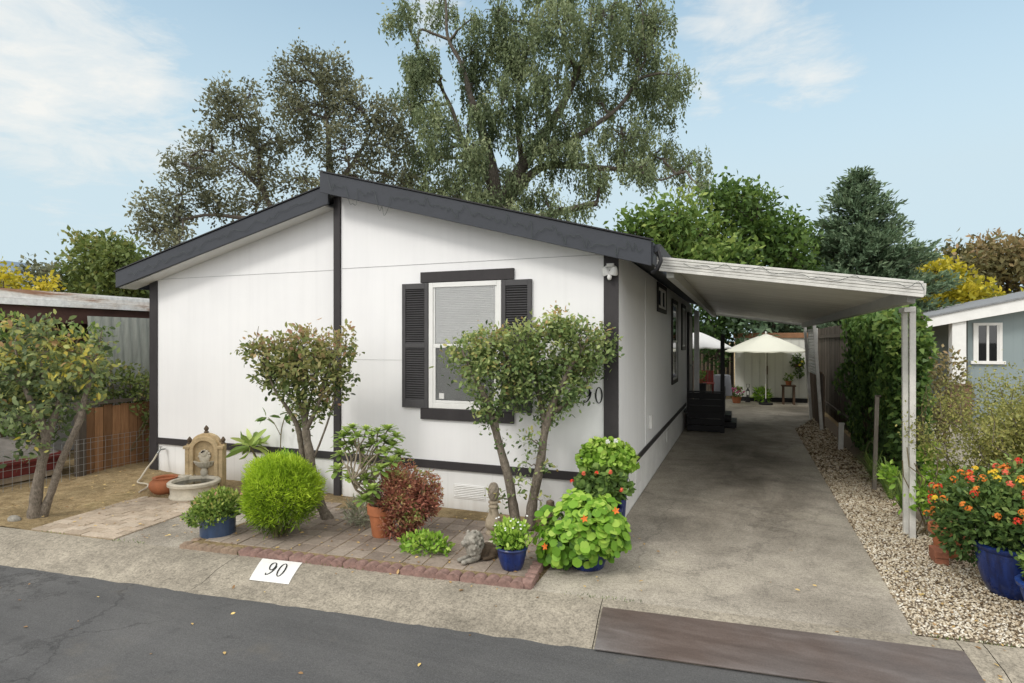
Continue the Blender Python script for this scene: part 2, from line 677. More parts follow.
def make_tree(name, label, cat, base, limbs, clumps, bark, leaf, tmpl, lsize, per, spread, group=None,
              br=.05, twig=.015, droop=0.0, vvar=.16, keep=None, vtop=.12, n_side=6, out=.6, lo=.45, twigs=True, vbase=.45):
    """limbs: polylines (x,y,z,r); clumps: (centre, radii, n_sub, voffset)"""
    t = thing(name, label, cat, base, group)
    mb = MB()
    nodes = []
    for L in limbs:
        nodes.append(limb(mb, L, 10 if L[0][3] > .08 else 8))
    nodes = np.concatenate(nodes)
    fl = FL()
    for c, r, ns, vo in clumps:
        c, r = np.asarray(c), np.asarray(r)
        i = np.argmin(np.linalg.norm(nodes - (c - np.array((0, 0, r[2] * .5))), axis=1))
        path = curve(nodes[i], c, 6, .06, .05)
        if np.linalg.norm(path[0] - path[-1]) > .05:
            mb.tube([tuple(p) for p in path], list(np.linspace(br, br * .4, 6)), n_side, cap=False)
        S = shell(c, r, ns, lo)
        for s_ in S:
            j = np.argmin(np.linalg.norm(path - s_, axis=1))
            if twigs:
                tw = curve(path[j], s_, 4, .08, .08)
                mb.tube([tuple(p) for p in tw], list(np.linspace(twig, twig * .3, 4)), 4, cap=False)
            vv = vbase + vo + NR.normal() * vvar * .8
            n = max(3, int(per * NR.uniform(.6, 1.4)))
            if droop > 0:
                ks = max(1, n // 9)
                for _ in range(ks):
                    o = s_ + NR.normal(size=3) * spread * .7
                    m = 9
                    Lh = droop * NR.uniform(.4, 1.3)
                    sway = NR.normal(size=2) * .12
                    tt = np.linspace(0, 1, m)
                    P = o + np.stack((tt * sway[0] * Lh, tt * sway[1] * Lh, -tt * Lh), 1) + NR.normal(size=(m, 3)) * spread * .12
                    D = NR.normal(size=(m, 3)) * .6 + np.array((0, 0, -1.0))
                    sz = lsize * NR.uniform(.6, 1.35, m)
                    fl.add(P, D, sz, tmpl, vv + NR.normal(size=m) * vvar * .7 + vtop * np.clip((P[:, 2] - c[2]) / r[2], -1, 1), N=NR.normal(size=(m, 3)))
            else:
                P = s_ + NR.normal(size=(n, 3)) * spread
                D = NR.normal(size=(n, 3)) + out * unit(P - c) + np.array((0, 0, .15))
                sz = lsize * NR.uniform(.6, 1.35, n)
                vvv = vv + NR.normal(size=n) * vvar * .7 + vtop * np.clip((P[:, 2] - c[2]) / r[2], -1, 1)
                if keep is not None:
                    k = keep(P)
                    P, D, sz, vvv = P[k], D[k], sz[k], vvv[k]
                fl.add(P, D, sz, tmpl, vvv)
    obj('trunk', mb, bark, t, smooth=True)
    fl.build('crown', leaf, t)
    return t


def pxclumps(rows, D, dens, depth=.9, jit=1.2):
    """rows (px,py,rx,ry[,voff]) at camera depth D -> world clumps"""
    out = []
    for r in rows:
        d = D + NR.normal() * jit
        m = d / F
        c = at(r[0], r[1], d)
        rx, rz = r[2] * m, r[3] * m
        out.append((c, (rx, min(rx, rz) * depth + .2 * rx, rz), max(3, int(dens * r[2] * r[3] / 100)), r[4] if len(r) > 4 else 0.0))
    return out


# ------------------------------------------------------------------ shared materials
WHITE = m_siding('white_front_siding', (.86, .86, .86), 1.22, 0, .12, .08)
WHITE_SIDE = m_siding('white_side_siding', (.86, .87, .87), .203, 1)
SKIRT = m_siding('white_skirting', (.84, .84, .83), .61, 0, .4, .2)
SOFFIT = plain('white_soffit', (.74, .74, .73), .6, .06)
CHAR = plain('charcoal_trim', (.042, .038, .040), .55, .22, 5, bump=.3, stretch=(1, 1, .3))
FASCIA = plain('slate_fascia', (.048, .053, .064), .55, .2, 3, bump=.3, stretch=(.4, 1, 1))
SHUT = plain('shutter_plastic', (.072, .070, .073), .5, .15, 8, bump=.1)
WPAINT = plain('white_paint', (.78, .78, .76), .45, .07, 5, bump=.1)
ALU = plain('white_aluminium', (.64, .63, .59), .45, .2, 5, bump=.15)
GREYMET = plain('grey_metal', (.35, .36, .36), .4, .2, 10, metal=.6)
BLACKP = plain('black_paint', (.014, .014, .016), .5, .3, 6, bump=.3)
BLACKM = plain('black_metal', (.02, .02, .022), .4, .2, 12)
CONC = m_concrete('driveway_concrete', (.405, .372, .315), 1.0, .85, .5)
CONCK = m_concrete('kerb_concrete', (.335, .302, .245), .85, .55, 0, .55)
GLASS = m_glass('window_glass', (.98, .985, .985))
DGLASS = m_glass('dark_window_glass', (.25, .27, .27))
SCREEN = m_screen()
BLIND = plain('blind_slats', (.95, .94, .91), .6, .05)
DIRT = m_dirt()
SOIL = plain('potting_soil', (.035, .024, .016), .95, .4, 40, bump=.8)
TERRA = plain('terracotta', (.40, .145, .065), .75, .2, 9, bump=.25)
STONE = plain('tan_cast_stone', (.54, .41, .24), .85, .3, 11, bump=.5)
STONE2 = plain('pale_cast_stone', (.58, .53, .43), .85, .22, 9, bump=.4)
GREYST = plain('weathered_grey_stone', (.30, .28, .24), .92, .55, 26, bump=.9)
BROWNST = plain('weathered_brown_stone', (.13, .095, .065), .92, .5, 22, bump=.9)
COBALT = m_glaze('cobalt_glaze', (.012, .032, .15), (.006, .012, .055))
SLATEBL = m_glaze('dull_blue_glaze', (.055, .10, .20), (.045, .075, .14))
BARK_G = m_bark('grey_bark', (.085, .07, .055), (.30, .255, .205), 3)
BARK_P = m_bark('pale_bark', (.16, .13, .10), (.36, .32, .26), 3)
BARK_O = m_bark('grey_tree_bark', (.06, .052, .044), (.20, .175, .145), .5)
BARK_D = m_bark('dark_tree_bark', (.035, .028, .022), (.13, .11, .085), .5)
STEM = plain('green_brown_stem', (.16, .13, .07), .8, .3, 30)

# ------------------------------------------------------------------ street, kerb, ground
KS = .0935                                            # the street runs at 5.3 degrees to the house


def back_y(x):
    return -1.83 + KS * x


def kz(v):
    return float(np.interp(v, (0, .12, .3, .47, .6, .66), (0, -.004, -.03, -.082, -.1, -.108)))


def kp(u, v, e=0.0):
    """point on the kerb: u along, v from its back edge towards the street"""
    cu = math.cos(math.atan(KS))
    su = math.sin(math.atan(KS))
    return (u * cu + v * su, -1.83 + u * su - v * cu, kz(v) + e)


mb = MB()
a, b = kp(-900, .62), kp(900, .62)
mb.add([(a[0], a[1], -.104), (b[0], b[1], -.104), (900, -900, -.104), (-900, -900, -.104)], [(0, 3, 2, 1)])
struct('street', mb, m_asphalt())

mb = MB()
a, b = kp(-3000, 0), kp(3000, 0)
mb.add([(a[0], a[1], -.012), (b[0], b[1], -.012), (3000, 4000, -.012), (-3000, 4000, -.012)], [(0, 1, 2, 3)])
struct('ground', mb, DIRT)

mb = MB()
vs_ = [0, .04, .08, .12, .16, .2, .25, .3, .34, .38, .43, .47, .52, .56, .6, .66]
joints = [-40, -20, -11, -7.3, -3.32, .235, 2.70, 2.86, 7, 12, 20, 40]
for j0, j1 in zip(joints[:-1], joints[1:]):
    us = np.arange(j0 + .003, j1 - .003, .12 if j0 > -12 and j1 < 8 else 2.0)
    us = np.append(us, j1 - .003)
    vs = []
    for u in us:
        for v in vs_:
            x, y, z = kp(u, v)
            w = .004 * math.sin(u * 3.1 + 2) + .003 * math.sin(u * 7.7 + v * 9) if .5 > v > .1 else 0
            if v > .5:
                w += RD.uniform(-.003, .0025)
            vs.append((x, y + (.006 * math.sin(u * 2.3) if v > .55 else 0), z + w * .8))
    nv = len(vs_)
    fs = [(i * nv + k, i * nv + k + 1, (i + 1) * nv + k + 1, (i + 1) * nv + k) for i in range(len(us) - 1) for k in range(nv - 1)]
    mb.add(vs, fs)
struct('kerb', mb, CONCK, smooth=True)
mb = MB()
a, b, c, d = kp(-40, -3), kp(40, -3), kp(40, .7), kp(-40, .7)
mb.add([(a[0], a[1], -.14), (b[0], b[1], -.14), (c[0], c[1], -.14), (d[0], d[1], -.14)], [(3, 2, 1, 0)])
struct('kerb_bedding', mb, SOIL)

# driveway: three slabs with open joints
mb = MB()
d0 = [(-.37, back_y(-.37) + .001), (2.45, back_y(2.45) + .001), (2.46, 3.60), (.0, 3.60), (0, -.02), (-.37, -.02)]


def slab(poly, z0, z1):
    mb.prism([(x, y, z0) for x, y in poly], (0, 0, z1 - z0))


slab(d0, -.1, 0.0)
slab([(0, 3.615), (2.46, 3.615), (2.48, 9.0), (0, 9.0)], -.1, 0.0)
slab([(0, 9.015), (2.48, 9.015), (3.4, 12.5), (3.5, 16.4), (-3, 16.4), (-3, 11.2), (0, 11.2)], -.1, 0.0)
struct('driveway', mb, CONC, bevel=.002)

# concrete by the fountain
mb = MB()
mb.prism([(x, y, -.1) for x, y in [(-4.9, back_y(-4.9) + .004), (-4.06, back_y(-4.06) + .004), (-4.06, .13), (-5.2, .13), (-5.15, -1.0)]], (0, 0, .098))
struct('walkway', mb, CONC, bevel=.004)

# left dirt yard, slightly uneven
mb = MB()
nx, ny = 60, 60
vs = []
for i in range(nx + 1):
    for j in range(ny + 1):
        x = -9.6 + (9.6 - 4.95) * i / nx
        yb = back_y(x) + .01
        y = yb + (4 - yb) * j / ny
        z = .006 + .02 * math.sin(x * 2.1 + y) * math.sin(y * 2.7 + 1) + .012 * RD.random() + .05 * max(0, min(1, (-6.4 - x)))
        z *= min(1, (y - yb) * 3 + .25)
        if -6.2 < x and y < -.8:
            z = min(z, .0) - .004
        vs.append((x, y, z))
fs = [(i * (ny + 1) + j, (i + 1) * (ny + 1) + j, (i + 1) * (ny + 1) + j + 1, i * (ny + 1) + j + 1) for i in range(nx) for j in range(ny)]
mb.add(vs, fs)
struct('dirt_yard', mb, DIRT, smooth=True)


# pavers ---------------------------------------------------------------------------
def paver_field(name, corner, ux, uy, nu, nv, w, h, mat, z, inside=None, bond=True, gap=.005):
    m = MB()
    ux, uy = Vector(ux).normalized(), Vector(uy).normalized()
    M = Matrix(((ux.x, uy.x, 0), (ux.y, uy.y, 0), (0, 0, 1)))
    for j in range(nv):
        ed = [i * w for i in range(nu + 1)] if not (bond and j % 2) else [0] + [(i + .5) * w for i in range(nu)] + [nu * w]
        for a_, b_ in zip(ed[:-1], ed[1:]):
            off = (a_ + b_) / 2
            c = Vector((corner[0], corner[1])) + Vector((ux.x, ux.y)) * off + Vector((uy.x, uy.y)) * (j * h + h / 2)
            if inside and not inside(c.x, c.y):
                continue
            dz = RD.uniform(-.003, .003)
            m.obox((c.x, c.y, z - .025 + dz), ((b_ - a_) / 2 - gap, h / 2 - gap, .025), M, RD.random())
    return struct(name, m, mat, bevel=.004)


PAV1 = m_vshade('tan_pavers', [(0, (.40, .325, .245)), (.5, (.47, .38, .29)), (1, (.54, .455, .36))], .88, 50)
PAV2 = m_vshade('grey_brown_pavers', [(0, (.26, .21, .172)), (.5, (.32, .262, .215)), (1, (.38, .32, .265))], .9, 45)


def in1(x, y):
    return -6.18 - (y + 2.3) * .02 < x < -4.99 - (y + 2.31) * .13 and back_y(x) + .03 < y < -.9


paver_field('paver_path', (-6.11, back_y(-6.11) + .02), (1, KS), (-.12, 1), 5, 12, .242, .121, PAV1, .012)


def in2(x, y):
    return -3.98 < x < -.46 and back_y(x) + .13 < y < -.42


paver_field('paver_bed', (-4.1, -2.24), (1, KS), (-.0935, 1), 19, 15, .205, .205, PAV2, .035, in2, bond=False)
mb = MB()
mb.prism([(x, y, -.08) for x, y in [(-4.02, back_y(-4.02) + .09), (-.44, back_y(-.44) + .09), (-.44, -.01), (-4.02, -.01)]], (0, 0, .108))
struct('planting_bed', mb, DIRT)

# gravel strip
STN = m_vshade('gravel_stones', [(0, (.12, .08, .045)), (.2, (.32, .245, .155)), (.45, (.54, .45, .32)), (.75, (.70, .625, .49)), (1, (.86, .82, .73))], .8, 120)


def gravel_inside(x, y):
    right = np.where(y < .6, np.minimum(5.6, 3.2 + (1.0 - y) * .9), 3.2 - .0 * y)
    left = np.where(y < 9, 2.455 + .003 * y, 2.48 + (y - 9) * .26)
    return (x > left) & (x < right) & (y > -1.83 + KS * x + .01)


def stones(n, xr, yr, smin, smax, z=.0):
    x = NR.uniform(*xr, n)
    y = NR.uniform(*yr, n)
    k = gravel_inside(x, y)
    x, y = x[k], y[k]
    return x, y, NR.uniform(smin, smax, len(x)), np.full(len(x), z)


phi = (1 + 5 ** .5) / 2
ICO = unit(np.array([(-1, phi, 0), (1, phi, 0), (-1, -phi, 0), (1, -phi, 0), (0, -1, phi), (0, 1, phi), (0, -1, -phi), (0, 1, -phi), (phi, 0, -1), (phi, 0, 1), (-phi, 0, -1), (-phi, 0, 1)], float))
ICF = np.array([(0, 11, 5), (0, 5, 1), (0, 1, 7), (0, 7, 10), (0, 10, 11), (1, 5, 9), (5, 11, 4), (11, 10, 2), (10, 7, 6), (7, 1, 8), (3, 9, 4), (3, 4, 2), (3, 2, 6), (3, 6, 8), (3, 8, 9), (4, 9, 5), (2, 4, 11), (6, 2, 10), (8, 6, 7), (9, 8, 1)])


def pebble_mesh(x, y, s, z, v):
    n = len(x)
    sc = NR.uniform(.65, 1.35, (n, 3)) * np.array((1, 1, .7))
    rot = NR.uniform(0, 2 * math.pi, n)
    tl = NR.normal(size=n) * .4
    V = ICO[None] * sc[:, None, :] * s[:, None, None] * (1 + NR.normal(size=(n, 12, 1)) * .12)
    X = V[:, :, 0] * np.cos(rot)[:, None] - V[:, :, 1] * np.sin(rot)[:, None]
    Yy = V[:, :, 0] * np.sin(rot)[:, None] + V[:, :, 1] * np.cos(rot)[:, None]
    Z = V[:, :, 2] + X * np.tan(np.clip(tl, -.8, .8))[:, None]
    co = np.stack((X + x[:, None], Yy + y[:, None], Z + z[:, None]), 2).reshape(-1, 3)
    idx = (ICF[None] + 12 * np.arange(n)[:, None, None]).reshape(-1)
    return co, idx, np.full(n * 20, 3), np.repeat(v, 20)


sets = [stones(27000, (2.44, 5.6), (-1.65, 1.0), .006, .0135, .004), stones(12000, (2.44, 3.6), (1.0, 4.0), .008, .016, .004), stones(6500, (2.44, 3.6), (4.0, 11.5), .014, .026, .004)]
gx = np.concatenate([s[0] for s in sets])
gy = np.concatenate([s[1] for s in sets])
gs = np.concatenate([s[2] for s in sets])
gzz = np.concatenate([s[3] for s in sets]) + NR.uniform(-.006, .008, len(gx))
gv = np.clip(NR.beta(1.6, 1.2, len(gx)) - .22 * np.clip((gx - 2.95) * 1.0, 0, 1.2) - .05 * np.clip(gy, 0, 6) + NR.normal(size=len(gx)) * .05, 0, 1)
o = rawmesh('gravel', *pebble_mesh(gx, gy, gs, gzz, gv), STN)
o['kind'] = 'stuff'
mb = MB()
mb.add([(2.4, -1.59, -.003), (6.0, -1.25, -.003), (6.0, 1.2, -.003), (3.5, 1.2, -.003), (3.5, 12, -.003), (2.4, 12, -.003)], [(0, 1, 2, 3, 4, 5)])
struct('gravel_bedding', mb, plain('gravel_bed', (.20, .155, .11), .95, .5, 60, bump=.8))

# ramp plate over the gutter at the driveway mouth
t = NT('rusty_plate')
v = t.coord()
n1 = t.noise(t.coord((1.2, 6, 1)), 1.3, 6, .65, .5)
n2 = t.noise(v, 90, 4, .7)
n3 = t.noise(v, .8, 4, .5)
c = t.ramp(n1, [(.25, (.10, .085, .078)), (.5, (.145, .125, .115)), (.75, (.20, .183, .175))])
c = t.mix(c, t.ramp(n3, [(.4, (.75, .62, .56)), (.6, (1.05, 1.08, 1.12))]), .8, 'MULTIPLY')
c = t.mix(c, t.ramp(n2, [(.3, gray(.7)), (.6, gray(1.1))]), .5, 'MULTIPLY')
t.bsdf(c, t.ramp(n1, [(.3, gray(.38)), (.7, gray(.6))]), .4, .25, n2, .15, .003)
mb = MB()
A = kp(.255, .17)
B = kp(2.69, .17)
C_ = kp(2.69, .645)
D_ = kp(.255, .645)
zt0, zt1 = .008, -.082
mb.prism([(A[0], A[1], zt0 - .012), (B[0], B[1], zt0 - .012), (C_[0], C_[1], zt1 - .012), (D_[0], D_[1], zt1 - .012)], (0, 0, .012))
tag(obj('ramp_plate', mb, t.m, None, bevel=.003), 'dark brown metal plate bridging the gutter at the driveway mouth', 'ramp plate')

# ------------------------------------------------------------------ painted house number on the kerb


def digit_polys(ch):
    """strips (outer, inner) in a unit box, thick sides and thin ends"""
    n = 40
    out, inn = [], []
    if ch == '0':
        for i in range(n + 1):
            t_ = 2 * math.pi * i / n
            out.append((.5 + .42 * math.cos(t_), .5 + .5 * math.sin(t_)))
            inn.append((.5 + .25 * math.cos(t_), .5 + .455 * math.sin(t_)))
        return [(out, inn)]
    res = []
    for i in range(n + 1):
        t_ = 2 * math.pi * i / n
        out.append((.47 + .40 * math.cos(t_), .69 + .31 * math.sin(t_)))
        inn.append((.47 + .23 * math.cos(t_), .69 + .265 * math.sin(t_)))
    res.append((out, inn))
    o2, i2 = [], []
    for i in range(21):
        s = i / 20
        ang = s * 1.9
        cx = .12 + .76 * math.cos(ang * .80)
        cz = .70 - .68 * math.sin(ang * .78)
        w = .085 * (1 - s) + .022
        o2.append((cx + w, cz - w * s * .6))
        i2.append((cx - w, cz + w * s * .6))
    res.append((o2, i2))
    t2o = [(.12 + .07 * math.cos(q) + .03, .10 + .07 * math.sin(q)) for q in np.linspace(0, 2 * math.pi, 13)]
    t2i = [(.15, .10)] * 13
    res.append((t2o, t2i))
    return res


PA, PB_, PC, PD = Vector((-3.02, -2.135)), Vector((-2.585, -2.085)), Vector((-2.44, -2.43)), Vector((-2.845, -2.475))   # back left, back right, front right, front left


def plate_pt(a, b, e):
    p = (PA * (1 - a) + PB_ * a) * (1 - b) + (PD * (1 - a) + PC * a) * b
    v = (back_y(p.x) - p.y) * .9957
    return (p.x, p.y, kz(v) + e)


num = thing('kerb_number', 'white painted panel reading 90 on the sloping kerb', 'house number', (-2.72, -2.28, -.03))
mb = MB()
N_ = 12
vs = [plate_pt(i / N_, j / N_, .0065) for i in range(N_ + 1) for j in range(N_ + 1)]
mb.add(vs, [(i * (N_ + 1) + j, i * (N_ + 1) + j + 1, (i + 1) * (N_ + 1) + j + 1, (i + 1) * (N_ + 1) + j) for i in range(N_) for j in range(N_)])
t = NT('worn_road_paint')
v = t.coord()
w1 = t.noise(v, 26, 6, .75)
w2 = t.noise(v, 5, 4, .6)
c = t.ramp(w2, [(.3, (.70, .69, .66)), (.65, (.80, .80, .78))])
c = t.mix(c, (.42, .37, .29), t.ramp(w1, [(.28, gray(.9)), (.36, gray(0))]))
t.bsdf(c, .7, .25, 0, t.noise(v, 95, 3, .8), .5, .005)
obj('painted_panel', mb, t.m, num)
INK = plain('black_number_paint', (.018, .018, .02), .6, .2, 20)
for ch, x0, x1 in (('9', .29, .50), ('0', .54, .76)):
    mb = MB()
    for o_, i_ in digit_polys(ch):
        n = len(o_)
        pts = [plate_pt(x0 + (x1 - x0) * p[0], .80 - .62 * p[1], .0105) for p in o_] + [plate_pt(x0 + (x1 - x0) * p[0], .80 - .62 * p[1], .0105) for p in i_]
        mb.add(pts, [(i, i + 1, n + i + 1, n + i) for i in range(n - 1)])
    obj('digit', mb, INK, num)

# ------------------------------------------------------------------ the house
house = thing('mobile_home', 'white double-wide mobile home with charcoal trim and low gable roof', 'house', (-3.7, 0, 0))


def zr(x):          # roof top line, right half
    return 4.31 - .2725 * (x + 3.81)


def zl(x):          # left half
    return 4.16 + .24 * (x + 3.93)


YB = 10.4
mb = MB()
mb.prism([(-3.735, 0, .52), (0, 0, .52), (0, 0, zr(0) - .16), (-3.735, 0, zr(-3.735) - .16)], (0, .12, 0))
obj('front_wall', mb, WHITE, house)
mb = MB()
mb.prism([(-7.54, .15, .52), (-3.74, .15, .52), (-3.74, .15, zl(-3.93) - .12), (-3.93, .15, zl(-3.93) - .14), (-7.54, .15, zl(-7.54) - .14)], (0, .12, 0))
obj('front_wall', mb, WHITE, house)
mb = MB()
mb.box(-.12, 0, .122, YB, .52, zr(0) - .17)
mb.box(-7.54, -7.42, .272, YB, .52, zl(-7.54) - .17)
mb.box(-7.54, 0, YB, YB + .1, .0, 3.0)
obj('side_wall', mb, WHITE_SIDE, house)
mb = MB()
mb.box(-3.735, -.008, .012, .11, -.02, .515)
mb.box(-7.53, -3.742, .162, .26, -.02, .515)
obj('skirting', mb, SKIRT, house)
mb = MB()
mb.box(-.11, -.008, .112, YB, -.02, .515)
obj('skirting', MB().box(-7.53, -7.43, .262, YB, -.02, .515), SKIRT, house)
obj('skirting', mb, plain('side_skirting', (.83, .83, .81), .6, .12, 3, stretch=(1, 1, 1)), house)
# horizontal panel seams on the front
mb = MB()
mb.box(-3.72, -.17, -.004, -.0, 3.078, 3.084)
mb.box(-7.37, -3.85, .146, .15, 3.085, 3.091)
mb.box(-3.72, -.17, -.003, -.0, 1.86, 1.863)
obj('panel_seam', mb, plain('seam_shadow', (.45, .45, .45), .7, .2), house)
# trims
mb = MB()
mb.box(-.155, .012, -.022, -.001, .44, zr(-.07) - .12)
obj('corner_trim', mb, CHAR, house, bevel=.003)
mb = MB()
mb.box(-7.545, -7.38, .128, .149, -.01, zl(-7.5) - .14)
obj('corner_trim', mb, CHAR, house, bevel=.003)
mb = MB()
mb.box(-3.84, -3.737, -.03, -.001, .0, 4.05)
mb.box(-3.84, -3.737, .0, .149, .0, 4.0)
obj('ridge_trim', mb, CHAR, house, bevel=.003)
mb = MB()
mb.box(-3.735, -.157, -.020, -.001, .505, .607)
obj('belt_trim', mb, CHAR, house, bevel=.003)
mb = MB()
mb.box(-7.378, -3.842, .131, .149, .475, .575)
obj('belt_trim', mb, CHAR, house, bevel=.003)
mb = MB()
mb.box(.001, .02, .02, YB - 1.9, .525, .60)
obj('belt_trim', mb, CHAR, house, bevel=.003)
# roofs
SHING = plain('asphalt_shingles', (.11, .115, .12), .9, .35, 14, bump=.6)
mb = MB()
mb.prism([(-3.81, -.28, zr(-3.81) - .12), (.40, -.28, zr(.40) - .12), (.40, -.28, zr(.40)), (-3.81, -.28, zr(-3.81))], (0, YB + .6, 0))
obj('roof', mb, SHING, house)
mb = MB()
mb.prism([(-7.90, -.13, zl(-7.90) - .10), (-3.93, -.13, zl(-3.93) - .10), (-3.815, -.13, zl(-3.93) - .10), (-3.815, -.13, zl(-3.93) - .002), (-3.93, -.13, zl(-3.93)), (-7.90, -.13, zl(-7.9))], (0, YB + .45, 0))
obj('roof', mb, SHING, house)
mb = MB()
mb.prism([(-3.83, -.27, zr(-3.83) - .125), (.38, -.27, zr(.38) - .125), (.38, -.27, zr(.38) - .15), (-3.83, -.27, zr(-3.83) - .15)], (0, .268, 0))
obj('soffit', mb, SOFFIT, house)
mb = MB()
mb.prism([(-7.88, -.12, zl(-7.88) - .245), (-3.95, -.12, zl(-3.95) - .205), (-3.95, -.12, zl(-3.95) - .225), (-7.88, -.12, zl(-7.88) - .27)], (0, .268, 0))
obj('soffit', mb, SOFFIT, house)


def fascia(pa, pb, h, y0, y1):
    m = MB()
    m.prism([(pa[0], y0, pa[1] - h), (pb[0], y0, pb[1] - h), (pb[0], y0, pb[1]), (pa[0], y0, pa[1])], (0, y1 - y0, 0))
    return m


obj('fascia', fascia((-3.83, zr(-3.83) - .008), (.41, zr(.41) - .008), .262, -.318, -.282), FASCIA, house, bevel=.004)
obj('fascia', fascia((-7.91, zl(-7.91) - .008), (-3.82, zl(-3.82) - .008), .25, -.166, -.132), FASCIA, house, bevel=.004)
obj('drip_edge', fascia((-3.84, zr(-3.84) + .014), (.43, zr(.43) + .014), .016, -.335, -.26), BLACKM, house)
obj('drip_edge', fascia((-7.93, zl(-7.93) + .014), (-3.842, zl(-3.842) + .014), .016, -.182, -.11), BLACKM, house)
mb = MB()
mb.box(.40, .425, -.28, YB + .2, zr(.4) - .25, zr(.4) - .02)
obj('eave_board', MB().box(-7.925, -7.90, -.13, YB + .2, zl(-7.9) - .25, zl(-7.9) - .02), FASCIA, house)
obj('eave_board', mb, FASCIA, house)
# gutter end and downpipe elbow by the carport
mb = MB()
mb.prism([(.428, -.22, 3.04), (.47, -.22, 3.05), (.50, -.22, 3.12), (.49, -.22, 3.125), (.428, -.22, 3.12)], (0, YB, 0))
obj('gutter', mb, FASCIA, house, bevel=.003)
mb = MB()
mb.tube([(.47, -.20, 3.06), (.50, -.22, 2.95), (.46, -.22, 2.86), (.40, -.20, 2.83)], .022, 10)
obj('downpipe', mb, BLACKM, house, smooth=True)

# front window
win = obj('window', MB().box(-2.38, -2.32, -.035, -.004, 1.265, 2.835).box(-1.455, -1.395, -.035, -.004, 1.265, 2.835)
          .box(-2.32, -1.455, -.035, -.004, 2.775, 2.835).box(-2.32, -1.455, -.035, -.004, 1.265, 1.33), WPAINT, house, bevel=.005)
mb = MB().box(-2.319, -1.456, -.028, -.006, 2.02, 2.07)
mb.box(-2.319, -2.285, -.030, -.008, 1.331, 2.019).box(-1.49, -1.456, -.030, -.008, 1.331, 2.019).box(-2.284, -1.491, -.030, -.008, 1.331, 1.365)
mb.box(-2.319, -2.297, -.022, -.006, 2.071, 2.774).box(-1.478, -1.456, -.022, -.006, 2.071, 2.774)
obj('sash', mb, WPAINT, win, bevel=.004)
obj('pane', MB().box(-2.297, -1.478, -.0155, -.0125, 2.071, 2.774), GLASS, win)
obj('pane', MB().box(-2.284, -1.491, -.0185, -.0155, 1.366, 2.019), GLASS, win)
obj('screen', MB().add([(-2.284, -.023, 1.366), (-1.491, -.023, 1.366), (-1.491, -.023, 2.019), (-2.284, -.023, 2.019)], [(0, 1, 2, 3)]), SCREEN, win)
mb = MB()
z = 1.345
while z < 2.77:
    mb.obox((-1.8875, -.0045, z), (.425, .0125, .0011), Matrix.Rotation(rad(56), 3, 'X'))
    z += .0215
obj('blind', mb, BLIND, win)
mb = MB().box(-2.235, -2.165, -.026, -.0235, 1.385, 1.455)
obj('sticker', mb, plain('paper_white', (.7, .7, .68), .6, .05), win)
obj('window_header', MB().box(-2.50, -1.235, -.034, -.001, 2.842, 2.975), CHAR, house, bevel=.004)
obj('window_sill', MB().box(-2.50, -1.235, -.034, -.001, 1.12, 1.258), CHAR, house, bevel=.004)
for x0, x1 in ((-2.765, -2.388), (-1.388, -1.01)):
    mb = MB().box(x0, x0 + .05, -.04, -.001, 1.26, 2.835).box(x1 - .05, x1, -.04, -.001, 1.26, 2.835)
    for za, zb in ((1.26, 1.36), (2.02, 2.075), (2.765, 2.835)):
        mb.box(x0 + .05, x1 - .05, -.04, -.001, za, zb)
    sh = obj('shutter', mb, SHUT, house, bevel=.003)
    mb = MB()
    mb.box(x0 + .05, x1 - .05, -.012, -.001, 1.36, 2.765)
    for za, zb in ((1.36, 2.02), (2.075, 2.765)):
        z = za + .012
        while z < zb - .005:
            mb.obox(((x0 + x1) / 2, -.022, z), ((x1 - x0) / 2 - .051, .016, .004), Matrix.Rotation(rad(38), 3, 'X'))
            z += .029
    obj('louvre', mb, SHUT, sh)
# house number on the wall
for ch, x in (('9', -.40), ('0', -.265)):
    mb = MB()
    for o_, i_ in digit_polys(ch):
        n = len(o_)
        k = .72 if ch == '0' else 1
        w_ = lambda p, q: (q[0] + (p[0] - q[0]) * 1.0, q[1] + (p[1] - q[1]) * 1.0)
        pts = [(x + .105 * (p[0] - .0), -.009, 1.40 + .185 * p[1]) for p in o_] + [(x + .105 * p[0], -.009, 1.40 + .185 * p[1]) for p in i_]
        m2 = [(p[0], -.002, p[2]) for p in pts]
        mb.add(pts + m2, [(i, i + 1, n + i + 1, n + i) for i in range(n - 1)] + [(i, 2 * n + i, 2 * n + i + 1, i + 1) for i in range(n - 1)])
    obj('digit', mb, BLACKM, house)
# flood light under the eave
mb = MB().lathe([(.0, 0), (.05, 0), (.055, .012), (.03, .02)], (-.075, -.05, 2.93), 16)
mb.box(-.115, -.035, -.055, -.024, 2.90, 2.97)
sl = obj('security_light', mb, WPAINT, house, smooth=True)
for dx in (-.045, .045):
    mb = MB()
    M = Matrix.Rotation(rad(dx * 500), 3, 'Y') @ Matrix.Rotation(rad(25), 3, 'X')
    prof = [(.02, .03), (.034, .0), (.052, -.05), (.050, -.055), (.01, -.035)]
    tmp = MB().lathe(prof, (0, 0, 0), 16)
    mb.add([tuple(M @ Vector(p) + Vector((-.075 + dx * 1.2, -.075, 2.90))) for p in tmp.v], tmp.f)
    obj('lamp', mb, WPAINT, sl, smooth=True)
mb = MB().ellip((-.075, -.085, 2.815), (.026, .026, .036))
obj('sensor', mb, WPAINT, sl, smooth=True)
# skirting vent
mb = MB().box(-2.05, -1.62, .004, .012, .16, .33)
for k in range(7):
    mb.obox((-1.835, .004, .18 + k * .0215), (.20, .004, .008), Matrix.Rotation(rad(40), 3, 'X'))
obj('vent', mb, plain('vent_white', (.76, .755, .74), .6, .06), house)
